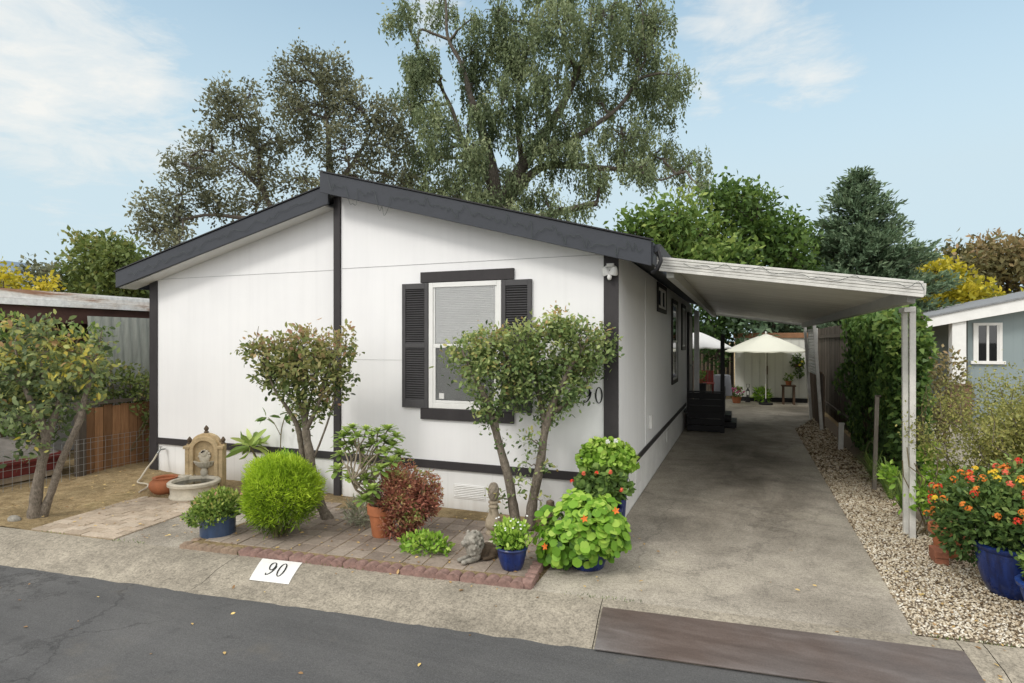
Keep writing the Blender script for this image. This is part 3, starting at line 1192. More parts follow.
# tap on the left
mb = MB().tube([(-7.22, .148, .40), (-7.22, .06, .40)], .012, 8).tube([(-7.22, .07, .40), (-7.22, .04, .375), (-7.225, .02, .35)], .014, 8).tube([(-7.22, .07, .40), (-7.22, .07, .44)], .006, 6)
mb.lathe([(.0, 0), (.028, 0), (.028, .008), (0, .008)], (-7.22, .07, .44), 10)
obj('tap', mb, GREYMET, house, smooth=True)


# side windows
def side_window(y0, y1, z0, z1, trim, rail, head):
    m = MB()
    m.box(.002, .03, y0 - trim, y0, z0 - trim, z1 + trim).box(.002, .03, y1, y1 + trim, z0 - trim, z1 + trim)
    m.box(.002, .03, y0, y1, z1, z1 + trim).box(.002, .03, y0, y1, z0 - trim, z0)
    w = obj('window', m, CHAR, house, bevel=.003)
    m = MB()
    m.box(.003, .022, y0, y0 + .04, z0, z1).box(.003, .022, y1 - .04, y1, z0, z1).box(.003, .022, y0 + .04, y1 - .04, z1 - .04, z1).box(.003, .022, y0 + .04, y1 - .04, z0, z0 + .04)
    if rail == 'h':
        m.box(.003, .024, y0 + .04, y1 - .04, (z0 + z1) / 2 - .025, (z0 + z1) / 2 + .025)
    else:
        m.box(.003, .024, (y0 + y1) / 2 - .025, (y0 + y1) / 2 + .025, z0 + .04, z1 - .04)
    obj('frame', m, WPAINT, w, bevel=.002)
    obj('pane', MB().box(.004, .008, y0 + .04, y1 - .04, z0 + .04, z1 - .04), DGLASS, w)
    obj('room_shade', MB().box(.0005, .002, y0, y1, z0, z1), BLACKP, w)


side_window(3.28, 4.30, 2.66, 3.0, .07, 'v', 0)
side_window(5.42, 6.32, 1.33, 2.86, .08, 'h', 0)
side_window(7.42, 8.22, 1.98, 2.88, .08, 'v', 0)
d = obj('door', MB().box(.002, .05, 8.95, 9.85, .55, 2.75), plain('door_grey', (.30, .29, .27), .5, .1), house, bevel=.004)
obj('frame', MB().box(.002, .06, 8.85, 8.94, .5, 2.84).box(.002, .06, 9.86, 9.95, .5, 2.84).box(.002, .06, 8.94, 9.86, 2.76, 2.84), CHAR, d)
obj('handle', MB().ellip((.09, 9.03, 1.5), (.04, .03, .03)), GREYMET, d, smooth=True)
obj('outlet_box', MB().box(.001, .045, 2.35, 2.45, .80, 1.0), WPAINT, house, bevel=.006)
obj('wall_strip', MB().box(.001, .012, 1.98, 2.03, .61, 3.0), WHITE_SIDE, house)
mb = MB()
for k, (y, z) in enumerate(((1.2, .2), (4.6, .25))):
    obj('vent', MB().box(-.007, .004, y, y + .4, z, z + .2), plain('vent_white', (.76, .755, .74), .6, .06), house)

# ------------------------------------------------------------------ carport
cp = thing('carport', 'white aluminium carport awning roof on slim posts over the driveway', 'carport', (1.7, 5.5, 0))
cz = lambda x: 3.025 - .146 * (x - .40)
X0, X1, Y0, Y1 = .545, 2.89, .02, 11.4
t = NT('carport_pan')
v = t.coord()
sep = t.n('ShaderNodeSeparateXYZ')
t.l(v, sep.inputs[0])
q = t.math('FRACT', t.math('DIVIDE', sep.outputs[1], .31))
g = t.ramp(t.math('ABSOLUTE', t.math('SUBTRACT', q, .5)), [(0, gray(0)), (.05, gray(1))])
st = t.noise(t.coord((.6, 5, 1)), 1.3, 6, .65)
c = t.ramp(st, [(.3, (.50, .49, .43)), (.65, (.70, .69, .63))])
c = t.mix(c, t.ramp(g, [(0, gray(.72)), (1, gray(1))]), .6, 'MULTIPLY')
t.bsdf(c, .5, .3, 0, g, .5, .01)
mb = MB()
mb.prism([(X0, Y0 + .03, cz(X0) - .07), (X1 - .02, Y0 + .03, cz(X1) - .07), (X1 - .02, Y0 + .03, cz(X1) - .03), (X0, Y0 + .03, cz(X0) - .03)], (0, Y1 - Y0 - .06, 0))
obj('roof', mb, t.m, cp)
mb = MB()
for i, (dz0, dz1, dy) in enumerate(((-.018, .008, .0), (-.048, -.022, .005), (-.078, -.052, .0), (-.108, -.082, .005), (-.145, -.112, .0))):
    mb.prism([(.40, Y0 + dy, cz(.4) + dz0), (X1, Y0 + dy, cz(X1) + dz0), (X1, Y0 + dy, cz(X1) + dz1), (.40, Y0 + dy, cz(.4) + dz1)], (0, .028, 0))
obj('fascia', mb, ALU, cp, bevel=.003)
mb = MB()
mb.prism([(.5, Y1, cz(.5) - .14), (X1, Y1, cz(X1) - .14), (X1, Y1, cz(X1)), (.5, Y1, cz(.5))], (0, .03, 0))
obj('fascia', mb, ALU, cp, bevel=.003)
mb = MB()
mb.prism([(X1 + .002, Y0 + .05, cz(X1) - .14), (X1 + .03, Y0 + .05, cz(X1) - .12), (X1 + .035, Y0 + .05, cz(X1) - .01), (X1 + .002, Y0 + .05, cz(X1) - .005)], (0, Y1 - Y0, 0))
obj('gutter', mb, ALU, cp, bevel=.003)
mb = MB()
mb.prism([(2.80, Y0 + .2, cz(2.80) - .19), (2.87, Y0 + .2, cz(2.87) - .19), (2.87, Y0 + .2, cz(2.87) - .072), (2.80, Y0 + .2, cz(2.80) - .072)], (0, Y1 - Y0 - .3, 0))
mb.box(.52, .60, .10, Y1 - .1, 2.80, 2.925)
obj('beam', mb, plain('beam_grey', (.40, .40, .37), .5, .15), cp)
for x, xt, y, w in ((2.962, 2.948, 1.0, .05), (2.985, 2.985, .84, .056), (3.06, 2.90, 9.2, .07), (3.03, 2.88, 11.2, .07)):
    zt_ = cz(min(xt, 2.88)) - (.192 if y < 1.1 else .17)
    mb = MB().beam((x, y, -.02), (xt, y, zt_), w, w)
    obj('post', mb, ALU, cp, bevel=.004)
mb = MB()
mb.box(2.905, 3.01, .80, 1.04, cz(2.93) - .24, cz(2.93) - .193)
obj('bracket', mb, ALU, cp)


# ------------------------------------------------------------------ string lights
def string_light(label, path, drop, n, grp, lens=.6):
    m = MB()
    P = []
    for i in range(n + 1):
        s = i / n
        p = path(s)
        P.append((p[0] + RD.uniform(-.02, .02), p[1] - .012 - RD.random() * .006, p[2] + drop(s)))
    Q = smoothpath([(*p, .004) for p in P], 3)
    m.tube([tuple(q[:3]) for q in Q], .0026, 4)
    w = obj('string_lights', m, plain('cable_green', (.075, .09, .085), .6, .2), None)
    tag(w, label, 'string lights', grp)


string_light('tangled dark light string looped along the right slope of the gable', lambda s: (-3.72 + 4.05 * s, -.322, zr(-3.72 + 4.05 * s) - .14),
             lambda s: (-.17 if (.08 < s < .12 or .19 < s < .24) else 0) + RD.uniform(-.035, .035) + (RD.choice((-.08, .07)) if RD.random() < .16 else 0), 104, 'light strings on the eaves')
string_light('dark light string along the left slope of the gable', lambda s: (-7.6 + 3.6 * s, -.17, zl(-7.6 + 3.6 * s) - .15), lambda s: RD.uniform(-.05, .05), 46, 'light strings on the eaves')
string_light('light string draped on the white carport fascia', lambda s: (.7 + 2.2 * s, Y0 - .004, cz(.7 + 2.2 * s) - .03), lambda s: RD.uniform(-.05, .03), 30, 'light strings on the eaves')

# ------------------------------------------------------------------ porch
po = thing('porch', 'black board porch landing beside the house under the carport', 'porch', (.45, 9, 0))
mb = MB()
for k in range(6):
    mb.box(.10, .86, 7.74, 7.765, .03 + k * .149, .17 + k * .149, RD.random())
for k in range(6):
    mb.box(.86, .885, 7.76, 10.0, .03 + k * .149, .17 + k * .149, RD.random())
obj('board_screen', mb, plain('black_boards', (.013, .013, .015), .55, .3, 8, usev=True), po, bevel=.003)
obj('deck', MB().box(.02, .85, 7.77, 13.2, .44, .48), BLACKP, po)
obj('post', MB().box(.83, .92, 7.80, 7.89, -.01, 2.27), BLACKP, po, bevel=.004)
obj('post', MB().box(.06, .19, 10.42, 10.55, .45, 2.95), WPAINT, po, bevel=.004)
obj('rail', MB().box(.10, .90, 7.72, 7.79, .925, .955), BLACKP, po, bevel=.004)
for k in range(2):
    obj('step', MB().box(.89, 1.05 + .0 * k - .12 * k + .12, 8.6, 9.6, .02 + k * .17, .15 + k * .17), BLACKP, po, bevel=.004)

ch = thing('garden_chair', 'red wooden garden chair on the porch behind the black boards', 'chair', (.32, 11.6, .48))
REDW = plain('red_paint', (.25, .045, .035), .5, .2, 8)
mb = MB()
for k in range(5):
    mb.box(.10 + k * .085, .17 + k * .085, 11.85, 11.88, .85, 1.24)
obj('backrest', mb, REDW, ch, bevel=.004)
obj('seat', MB().box(.08, .54, 11.40, 11.86, .86, .89), REDW, ch, bevel=.004)
for x, y in ((.10, 11.42), (.50, 11.42), (.10, 11.84), (.50, 11.84)):
    obj('leg', MB().box(x - .02, x + .02, y - .02, y + .02, .48, .86), REDW, ch)
tb = thing('side_table', 'small round table under a grey cloth beside the red chair', 'table', (.75, 12.3, .48))
mb = MB()
prof = []
mb.lathe([(.30, .48), (.27, .8), (.25, 1.06), (.23, 1.09), (.0, 1.095)], (.72, 12.4, 0), 24)
obj('cloth', mb, plain('grey_cloth', (.32, .33, .36), .8, .1), tb, smooth=True)


def pot_mb(c, r0, r1, h, rim=.02, n=32, wall=.02):
    m = MB()
    prof = [(r0 * .9, 0), (r0, .012)]
    for s in np.linspace(.1, .82, 6):
        prof.append((r0 + (r1 - r0) * s, h * s))
    prof += [(r1, h * .85), (r1 + rim, h * .865), (r1 + rim, h), (r1 + rim - wall, h), (r1 - wall, h * .86), (r1 - wall, h * .80)]
    return m.lathe(prof, c, n)


def bowl_mb(c, prof, n=36):
    return MB().lathe(prof, c, n)


def soil_mb(c, r, z):
    return MB().lathe([(r, z - .01), (r, z), (r * .5, z + .012), (0.001, z + .014)], c, 20)


# ------------------------------------------------------------------ generic bushy plant
def bush_leaves(fl, c, r, n, tmpl, size, v0=.45, vv=.16, lo=.35, upb=.4, out=.8, grow=.25, keep=None, flat=0.0):
    P = shell(c, r, n, lo)
    d = (P - np.asarray(c)) / np.asarray(r)
    # clumping
    ph = NR.uniform(0, 6, 3)
    cl = np.sin(P[:, 0] / r[0] * 5 + ph[0]) * np.sin(P[:, 1] / r[1] * 5 + ph[1]) + .6 * np.sin(P[:, 2] / r[2] * 6 + ph[2])
    P = P + unit(d) * (cl * grow * .22 * np.mean(r))[:, None]
    if keep is not None:
        k = keep(P)
        P, d, cl = P[k], d[k], cl[k]
    n = len(P)
    D = NR.normal(size=(n, 3)) * .8 + out * unit(d) + np.array((0, 0, upb))
    N = NR.normal(size=(n, 3)) * (1 - flat) + unit(d) * flat * 1.5 + np.array((0, 0, .6 + flat))
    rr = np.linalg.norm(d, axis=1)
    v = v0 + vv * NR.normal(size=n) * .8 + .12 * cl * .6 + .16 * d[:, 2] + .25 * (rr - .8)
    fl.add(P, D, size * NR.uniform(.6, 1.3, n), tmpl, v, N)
    return fl


# leaf materials
G_LIME = leafmat('lime_needles', [(0, (.03, .05, .008)), (.3, (.095, .16, .013)), (.6, (.225, .32, .022)), (1, (.36, .44, .05))], .35)
G_MID = leafmat('mid_green_leaves', [(0, (.022, .04, .012)), (.4, (.06, .105, .025)), (.75, (.13, .19, .045)), (1, (.24, .29, .09))], .3)
G_TREE = leafmat('shrub_tree_leaves', [(0, (.035, .056, .022)), (.3, (.088, .135, .048)), (.55, (.165, .215, .08)), (.78, (.26, .295, .125)), (.93, (.31, .29, .10)), (1, (.30, .20, .10))], .35)
G_TREEM = leafmat('bronze_green_leaves', [(0, (.035, .05, .02)), (.3, (.09, .12, .04)), (.55, (.17, .185, .07)), (.78, (.235, .215, .095)), (1, (.29, .17, .115))], .35)
G_TREE1 = leafmat('yellowing_leaves', [(0, (.03, .045, .02)), (.3, (.08, .11, .05)), (.55, (.155, .19, .085)), (.75, (.25, .26, .085)), (.9, (.35, .30, .05)), (1, (.25, .16, .085))], .35)
G_NAST = leafmat('nasturtium_leaves', [(0, (.022, .06, .008)), (.35, (.07, .155, .015)), (.65, (.13, .245, .024)), (1, (.24, .34, .06))], .3, .45)
G_RED = leafmat('nandina_leaves', [(0, (.07, .04, .028)), (.3, (.20, .075, .055)), (.55, (.31, .13, .09)), (.72, (.36, .20, .12)), (.86, (.27, .25, .09)), (1, (.2, .27, .08))], .35)
G_GER = leafmat('geranium_leaves', [(0, (.035, .07, .012)), (.4, (.10, .19, .025)), (.7, (.18, .29, .04)), (1, (.30, .38, .09))], .3)
G_SUC = leafmat('succulent_leaves', [(0, (.04, .065, .016)), (.4, (.12, .18, .04)), (.7, (.23, .30, .075)), (1, (.37, .42, .16))], .2, .4)
G_IVY = leafmat('ivy_leaves', [(0, (.012, .027, .009)), (.4, (.038, .078, .02)), (.7, (.08, .135, .032)), (1, (.17, .22, .055))], .3, .45, .3)
G_LANT = leafmat('lantana_leaves', [(0, (.018, .036, .012)), (.4, (.045, .082, .022)), (.75, (.095, .145, .038)), (1, (.19, .235, .075))], .3)
G_OLIVE = leafmat('airy_olive_leaves', [(0, (.055, .06, .022)), (.35, (.13, .14, .042)), (.65, (.21, .21, .065)), (1, (.33, .29, .10))], .35)
G_OAK = leafmat('oak_leaves', [(0, (.045, .05, .03)), (.4, (.098, .106, .066)), (.7, (.155, .16, .103)), (1, (.22, .22, .145))], .3)
G_BIRCH = leafmat('weeping_leaves', [(0, (.045, .064, .032)), (.4, (.105, .135, .070)), (.7, (.165, .195, .105)), (1, (.23, .25, .14))], .35)
G_BROAD = leafmat('broadleaf_leaves', [(0, (.018, .036, .010)), (.4, (.052, .095, .022)), (.7, (.105, .16, .038)), (1, (.19, .235, .06))], .3)
G_CONI = leafmat('conifer_needles', [(0, (.026, .046, .026)), (.4, (.072, .112, .064)), (.7, (.115, .155, .09)), (1, (.17, .205, .125))], .15)
G_YEL = leafmat('yellow_leaves', [(0, (.07, .075, .012)), (.35, (.19, .18, .018)), (.7, (.33, .28, .025)), (1, (.42, .34, .05))], .35)
G_BRN = leafmat('brown_green_leaves', [(0, (.04, .036, .018)), (.4, (.085, .085, .038)), (.7, (.15, .125, .06)), (1, (.22, .15, .08))], .25)
G_FAR = leafmat('far_green_leaves', [(0, (.035, .05, .016)), (.4, (.08, .112, .032)), (.7, (.135, .16, .05)), (1, (.22, .19, .075))], .3)

# ------------------------------------------------------------------ edging blocks round the bed
EDGE = plain('pink_concrete', (.27, .17, .145), .9, .42, 18, bump=.7)
EDGE2 = plain('pale_brick', (.30, .22, .16), .88, .35, 16, bump=.5)


def edging(L, n, h0, h1, thick, mat, loc, rz, label):
    m = MB()
    pts = [(0, 0, -.03)]
    top = []
    for k in range(n):
        for s in np.linspace(0, 1, 8, endpoint=(k == n - 1)):
            x = (k + s) * L / n
            top.append((x, 0, h0 + (h1 - h0) * math.sin(math.pi * s) ** .6))
    # several slices through the thickness with scalloped, rounded faces
    prof = [(0.0, -.012), (.012, -.004), (.5, 0), (.988, -.004), (1, -.012)]
    vs = []
    for fr, dz in prof:
        for p in top:
            sc = math.sin(math.pi * ((p[0] / L * n) % 1.0)) ** .7 if 0 < (p[0] / L * n) % 1.0 < 1 else 0
            bulge = .012 * sc * (1 if fr > .5 else -1 if fr < .5 else 0)
            vs.append((p[0], fr * thick + bulge, p[2] + dz))
    nt = len(top)
    fs = [(i * nt + k, i * nt + k + 1, (i + 1) * nt + k + 1, (i + 1) * nt + k) for i in range(len(prof) - 1) for k in range(nt - 1)]
    b0 = len(vs)
    for q in (0, len(prof) - 1):
        for k in range(nt):
            vs.append((vs[q * nt + k][0], vs[q * nt + k][1], -.04))
    for k in range(nt - 1):
        fs.append((b0 + k, b0 + k + 1, k + 1, k))
        q = (len(prof) - 1) * nt
        fs.append((q + k, q + k + 1, b0 + nt + k + 1, b0 + nt + k))
    fs.append((b0, 0, nt, 2 * nt, 3 * nt, 4 * nt, b0 + nt))
    fs.append(tuple(reversed((b0 + nt - 1, nt - 1, 2 * nt - 1, 3 * nt - 1, 4 * nt - 1, 5 * nt - 1, b0 + 2 * nt - 1))))
    m.add(vs, fs)
    o = obj('edging_block', m, mat, None, smooth=True)
    o.location = loc
    o.rotation_euler = (0, 0, rz)
    return tag(o, label, 'edging', 'scalloped edging blocks round the planting bed')


AK = math.atan(KS)
e0 = None
xs0, xs1 = -3.33, -.43
nb = 5
Lb = (xs1 - xs0) / math.cos(AK) / nb
place = ['in front of the lime globe shrub', 'behind the kerb number, left of the terracotta pot', 'in front of the terracotta pot and red bush', 'in front of the stone lion', 'right-hand end block, in front of the small blue pot']
for k in range(nb):
    u0 = xs0 + k * (xs1 - xs0) / nb
    loc = (u0, back_y(u0) + .004, .0)
    lb = 'pink scalloped edging block ' + place[k]
    if e0 is None:
        e0 = edging(Lb - .006, 5, .035, .062, .085, EDGE, loc, AK, lb)
    else:
        c = e0.copy()
        COL.objects.link(c)
        c.location = loc
        c['label'] = lb
edging(.50, 5, .05, .07, .075, EDGE, (-.372, back_y(-.4) + .02, 0), rad(97), 'pink edging block turning back from the kerb beside the driveway')
edging(.70, 7, .03, .05, .07, EDGE2, (-4.04, back_y(-4.04) + .004, 0), AK, 'pale crumbling edging block before the low blue planter')
edging(.55, 5, .02, .04, .06, EDGE2, (-3.99, back_y(-3.99) + .03, 0), rad(92), 'pale edging block running back left of the blue planter')

# ------------------------------------------------------------------ fountain
FC = Vector((-5.74, -.40, 0))
FR = Matrix.Rotation(rad(22), 4, 'Z')
fo = thing('garden_fountain', 'tan stone wall fountain with arched back, shell bowl and round basin', 'fountain', tuple(FC))
FMX = Matrix.Translation(FC) @ FR


def fobj(name, m, mat, parent=fo, **kw):
    m.v = [tuple(FMX @ Vector(p)) for p in m.v]
    return obj(name, m, mat, parent, **kw)


def arch(w, zs, rz, n=16, z0=0.0):
    p = [(-w, z0), (w, z0), (w, zs)]
    for i in range(1, n):
        t_ = math.pi * i / n
        p.append((w * math.cos(t_), zs + rz * math.sin(t_)))
    p.append((-w, zs))
    return p


outer = [(-.265, 0), (.265, 0), (.265, .66), (.22, .66)] + [(.20 * math.cos(t_), .66 + .15 * math.sin(t_)) for t_ in np.linspace(.15, math.pi - .15, 14)] + [(-.22, .66), (-.265, .66)]
m = MB()
m.prism([(x, .0, z) for x, z in outer], (0, .07, 0))
fobj('back_panel', m, STONE, bevel=.006)
m = MB()
# raised arch frame with pilasters
A1 = arch(.20, .60, .17, 18, .05)
A2 = arch(.145, .59, .12, 18, .05)
n = len(A1)
vs = [(x, -.055, z) for x, z in A1] + [(x, -.055, z) for x, z in A2] + [(x, 0, z) for x, z in A1] + [(x, 0, z) for x, z in A2]
fs = []
for i in range(1, n):
    j = (i + 1) % n
    fs += [(i, j, n + j, n + i), (i, 2 * n + i, 2 * n + j, j), (n + i, n + j, 3 * n + j, 3 * n + i)]
m.add(vs, fs)
m.box(-.262, -.205, -.05, 0, 0, .60).box(.205, .262, -.05, 0, 0, .60)
m.box(-.28, -.19, -.07, .0, .60, .64).box(.19, .28, -.07, .0, .60, .64)
m.box(-.272, -.198, -.06, .0, .0, .06).box(.198, .272, -.06, .0, .0, .06)
fobj('frame', m, STONE, bevel=.006)
for x, z in ((-.235, .66), (.235, .66), (0, .82)):
    m = MB().lathe([(.0, 0), (.032, 0), (.032, .015), (.018, .025), (.03, .045), (.033, .06), (.022, .08), (.008, .10), (.0, .105)], (x, .03, z - .005), 14)
    fobj('finial', m, BROWNST, smooth=True)
m = MB()
half = []
prof = [(.0, .31), (.03, .315), (.08, .34), (.12, .38), (.145, .425), (.14, .43), (.10, .41), (.0, .395)]
vs = []
nn = 18
for r, z in prof:
    for k in range(nn + 1):
        t_ = math.pi + math.pi * k / nn
        rr = r * (1 + .06 * math.cos(k * math.pi))
        vs.append((rr * math.cos(t_), rr * math.sin(t_) * .9 - .002, z))
m.add(vs, [(i * (nn + 1) + k, i * (nn + 1) + k + 1, (i + 1) * (nn + 1) + k + 1, (i + 1) * (nn + 1) + k) for i in range(len(prof) - 1) for k in range(nn)])
fobj('shell_bowl', m, STONE2, smooth=True)
m = MB().ellip((0, -.02, .47), (.075, .03, .085)).ellip((0, -.03, .52), (.045, .035, .045))
for k in range(7):
    t_ = math.pi * k / 6
    m.ellip((.07 * math.cos(t_), -.02, .49 + .075 * math.sin(t_)), (.022, .02, .022), None, 8)
m.ellip((0, -.03, .27), (.05, .04, .07)).ellip((0, -.02, .20), (.07, .03, .05)).ellip((-.06, -.015, .13), (.045, .025, .07)).ellip((.06, -.015, .13), (.045, .025, .07)).ellip((0, -.015, .12), (.05, .025, .09))
fobj('relief', m, STONE2, smooth=True)
m = MB().tube([(0, -.03, .565), (0, -.075, .57), (0, -.10, .555)], [.011, .01, .012], 8)
fobj('spout', m, BLACKM, smooth=True)
cb = (0.0, -.30, 0)
m = MB().lathe([(.285, 0), (.30, .015), (.30, .035), (.285, .05), (.29, .155), (.30, .165), (.322, .175), (.325, .21), (.31, .222), (.27, .222), (.26, .21), (.26, .12), (.0, .11)], cb, 40, sy=1.0)
fobj('basin', m, STONE2, smooth=True)
m = MB().lathe([(.263, .175), (.263, .182), (.0, .182)], cb, 28, sy=1.0)
fobj('water', m, plain('fountain_water', (.02, .022, .012), .12, .3, 6, spec=.5))

# terracotta bowl
tb_ = thing('terracotta_bowl', 'round squat terracotta bowl between the hose and the fountain', 'pot', (-6.12, -.68, 0))
m = MB().lathe([(.10, 0), (.14, .01), (.185, .06), (.205, .11), (.19, .165), (.15, .20), (.145, .215), (.165, .222), (.155, .226), (.12, .215), (.12, .19), (.0, .16)], (-6.14, -.70, .005), 36)
obj('body', m, TERRA, tb_, smooth=True)
m = MB().box(-6.02, -5.86, -.62, -.44, .0, .24)
tag(obj('stone_block', m, STONE2, None, bevel=.02), 'rough pale stone block behind the terracotta bowl', 'stone block')
# hose
m = MB()
P = smoothpath([(-7.225, .015, .345, .011), (-7.22, -.05, .26, .011), (-7.14, -.22, .17, .011), (-7.0, -.42, .085, .011), (-6.82, -.60, .07, .011), (-6.6, -.62, .068, .011), (-6.45, -.74, .06, .011), (-6.36, -.92, .05, .011)], 6)
m.tube([tuple(p[:3]) for p in P], .0125, 8)
tag(obj('garden_hose', m, plain('hose_beige', (.5, .45, .36), .5, .12), None, smooth=True), 'beige garden hose running down from the wall tap', 'hose')

# ------------------------------------------------------------------ low blue planter
pl = thing('potted_plant', 'low dull blue round planter spilling small green leaves', 'potted plant', (-3.98, -1.80, .0))
c = (-3.975, -1.79, .018)
m = MB().lathe([(.165, 0), (.175, .01), (.178, .19), (.185, .2), (.185, .225), (.165, .225), (.163, .2)], c, 36)
obj('pot', m, SLATEBL, pl, smooth=True)
fl = FL()
bush_leaves(fl, (c[0], c[1], .33), (.25, .24, .17), 2300, L_QUAD, .045, .5, .2, .3, .7, .7, keep=lambda P: (P[:, 2] > .20))
bush_leaves(fl, (c[0] - .06, c[1] - .12, .24), (.24, .16, .10), 900, L_QUAD, .042, .5, .2, .3, .2, .9, keep=lambda P: (np.hypot(P[:, 0] - c[0], P[:, 1] - c[1]) > .185) | (P[:, 2] > .23))
fl.build('foliage', leafmat('planter_leaves', [(0, (.03, .05, .012)), (.4, (.09, .145, .03)), (.7, (.17, .23, .05)), (.88, (.28, .30, .08)), (1, (.36, .2, .14))]), pl)

# ------------------------------------------------------------------ lime globe shrub
gl = thing('globe_shrub', 'rounded lime green thread-leaf shrub in the planting bed', 'shrub', (-3.29, -1.62, .03))
gc = np.array((-3.30, -1.60, .47))
fl = FL()
P = shell(gc, (.38, .38, .41), 34000, .5)
d = unit(P - gc)
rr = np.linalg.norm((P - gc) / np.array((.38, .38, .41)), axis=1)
ph = np.sin(P[:, 0] * 23 + 1) * np.sin(P[:, 1] * 21) + np.sin(P[:, 2] * 19 + P[:, 0] * 9)
lump = np.sin(P[:, 0] * 8.3 + .7) * np.sin(P[:, 1] * 7.1) + np.sin(P[:, 2] * 7.7 + P[:, 0] * 5)
k = (P[:, 2] > .06) & ~((P[:, 2] < .24) & (NR.random(len(P)) < .6)) & ~((lump < -.75) & (NR.random(len(P)) < .45))
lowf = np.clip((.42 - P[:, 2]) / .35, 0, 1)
D = d * .8 + np.array((0, 0, .45)) + NR.normal(size=(len(P), 3)) * .6
P = P + d * (ph * .016 + lump * .026 + NR.normal(size=len(P)) * .014)[:, None]
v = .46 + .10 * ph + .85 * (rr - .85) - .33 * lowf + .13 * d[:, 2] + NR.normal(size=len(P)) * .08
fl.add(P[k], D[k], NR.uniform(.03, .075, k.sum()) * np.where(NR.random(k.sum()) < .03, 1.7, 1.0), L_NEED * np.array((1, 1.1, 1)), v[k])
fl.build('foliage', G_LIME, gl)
m = MB()
for i in range(16):
    t_ = RD.uniform(0, 6.28)
    e = gc + np.array((math.cos(t_) * .25, math.sin(t_) * .25, RD.uniform(-.1, .2)))
    m.tube([tuple(p) for p in curve((gc[0] + math.cos(t_) * .05, gc[1] + math.sin(t_) * .05, .02), e, 5, 0, .05)], list(np.linspace(.012, .004, 5)), 5)
obj('stem', m, STEM, gl)

# ------------------------------------------------------------------ bronze-green small tree in the middle
DM = 6.9
lim = [pxlimb([(330, 523, .075, 0), (321, 505, .06), (314, 478, .052), (309, 450, .048), (306, 432, .045), (305, 415, .035), (304, 385, .02), (303, 350, .01)], DM),
       pxlimb([(323, 510, .05), (309, 488, .04, .02), (304, 465, .036, .06), (301, 445, .035, .04), (297, 425, .03, 0), (285, 405, .022, -.05), (275, 390, .015, -.05), (262, 360, .008, -.05)], DM),
       pxlimb([(306, 430, .03), (318, 405, .02, -.06), (326, 380, .015, -.1), (333, 350, .008, -.1)], DM),
       pxlimb([(304, 420, .028), (298, 395, .018, .06), (288, 365, .012, .08), (280, 340, .006, .08)], DM),
       pxlimb([(308, 470, .016), (318, 448, .013, .0), (330, 415, .011, .02), (338, 385, .008, .02), (344, 355, .005, 0)], DM),
       pxlimb([(305, 425, .025), (310, 400, .015, .1), (318, 370, .01, .15), (322, 340, .005, .15)], DM)]
rows = [(268, 352, 22, 14, .12), (300, 343, 26, 16, .12), (332, 350, 22, 15, .1), (346, 338, 10, 9, .1), (285, 372, 25, 16, .0), (318, 374, 26, 17, 0), (303, 360, 28, 16, .06), (337, 375, 14, 16, 0),
        (271, 378, 14, 12, -.06), (290, 395, 16, 12, -.08), (318, 400, 18, 12, -.1), (255, 352, 9, 7, .05), (306, 415, 14, 10, -.08), (331, 395, 10, 10, -.04)]
keepw = lambda P: (P[:, 1] < -.03)
tm = make_tree('small_tree', 'pruned small tree with bronze-tipped leaves rising behind the lime globe shrub', 'tree', tuple(at(329, 523, DM)[:2]) + (.03,),
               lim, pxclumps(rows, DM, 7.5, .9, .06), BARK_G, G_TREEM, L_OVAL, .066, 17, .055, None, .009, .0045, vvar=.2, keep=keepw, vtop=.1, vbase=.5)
for i in range(26):          # bare clipped shoots on top
    p = at(RD.uniform(250, 350), RD.uniform(338, 352), DM + RD.uniform(-.2, .2))
    if p[1] < -.06:
        obj('twig', MB().tube([tuple(p), tuple(p + np.array((RD.uniform(-.05, .05), RD.uniform(-.04, .02), RD.uniform(.08, .2))))], [.005, .003], 4), STEM, tm)

# ------------------------------------------------------------------ twin-trunk tree before the window
DR = 6.45
lim = [pxlimb([(517, 530, .062, .02), (513, 505, .054, .02), (509, 480, .047), (503, 458, .043), (497, 436, .041), (492, 415, .045, -.04), (484, 395, .035, -.1), (472, 372, .02, -.12), (462, 350, .01, -.12)], DR),
       pxlimb([(529, 528, .068, .05), (533, 500, .058, .05), (538, 475, .051), (542, 452, .047), (545, 430, .045), (551, 410, .045), (560, 388, .03, -.05), (572, 365, .02, -.08), (585, 345, .01, -.1)], DR),
       pxlimb([(495, 425, .035), (502, 400, .028, .08), (508, 375, .018, .12), (505, 345, .01, .12)], DR),
       pxlimb([(546, 425, .04), (540, 400, .03, .1), (535, 370, .02, .12), (532, 335, .01, .1)], DR),
       pxlimb([(549, 415, .035), (570, 400, .025, .02), (588, 382, .015, .02), (600, 360, .008, 0)], DR)]
rows = [(470, 350, 20, 15, .02), (492, 345, 24, 16, .1), (522, 340, 24, 16, .12), (552, 332, 24, 15, .1), (578, 336, 20, 16, .06), (597, 350, 13, 18, .0), (558, 320, 12, 10, .05), (606, 338, 6, 8, .05), (609, 358, 5, 8, -.02),
        (480, 372, 24, 16, -.02), (510, 370, 26, 18, -.05), (540, 365, 26, 18, -.02), (570, 365, 24, 18, 0), (584, 370, 12, 13, -.03), (582, 388, 6, 9, -.04), (455, 358, 8, 8, .02),
        (488, 398, 18, 12, -.1), (515, 396, 18, 14, -.12), (548, 394, 16, 12, -.1), (566, 393, 14, 10, -.08), (545, 412, 14, 8, -.06), (490, 414, 10, 8, -.08), (560, 405, 10, 8, -.05)]
cl = pxclumps(rows, DR, 9, .8, .06)
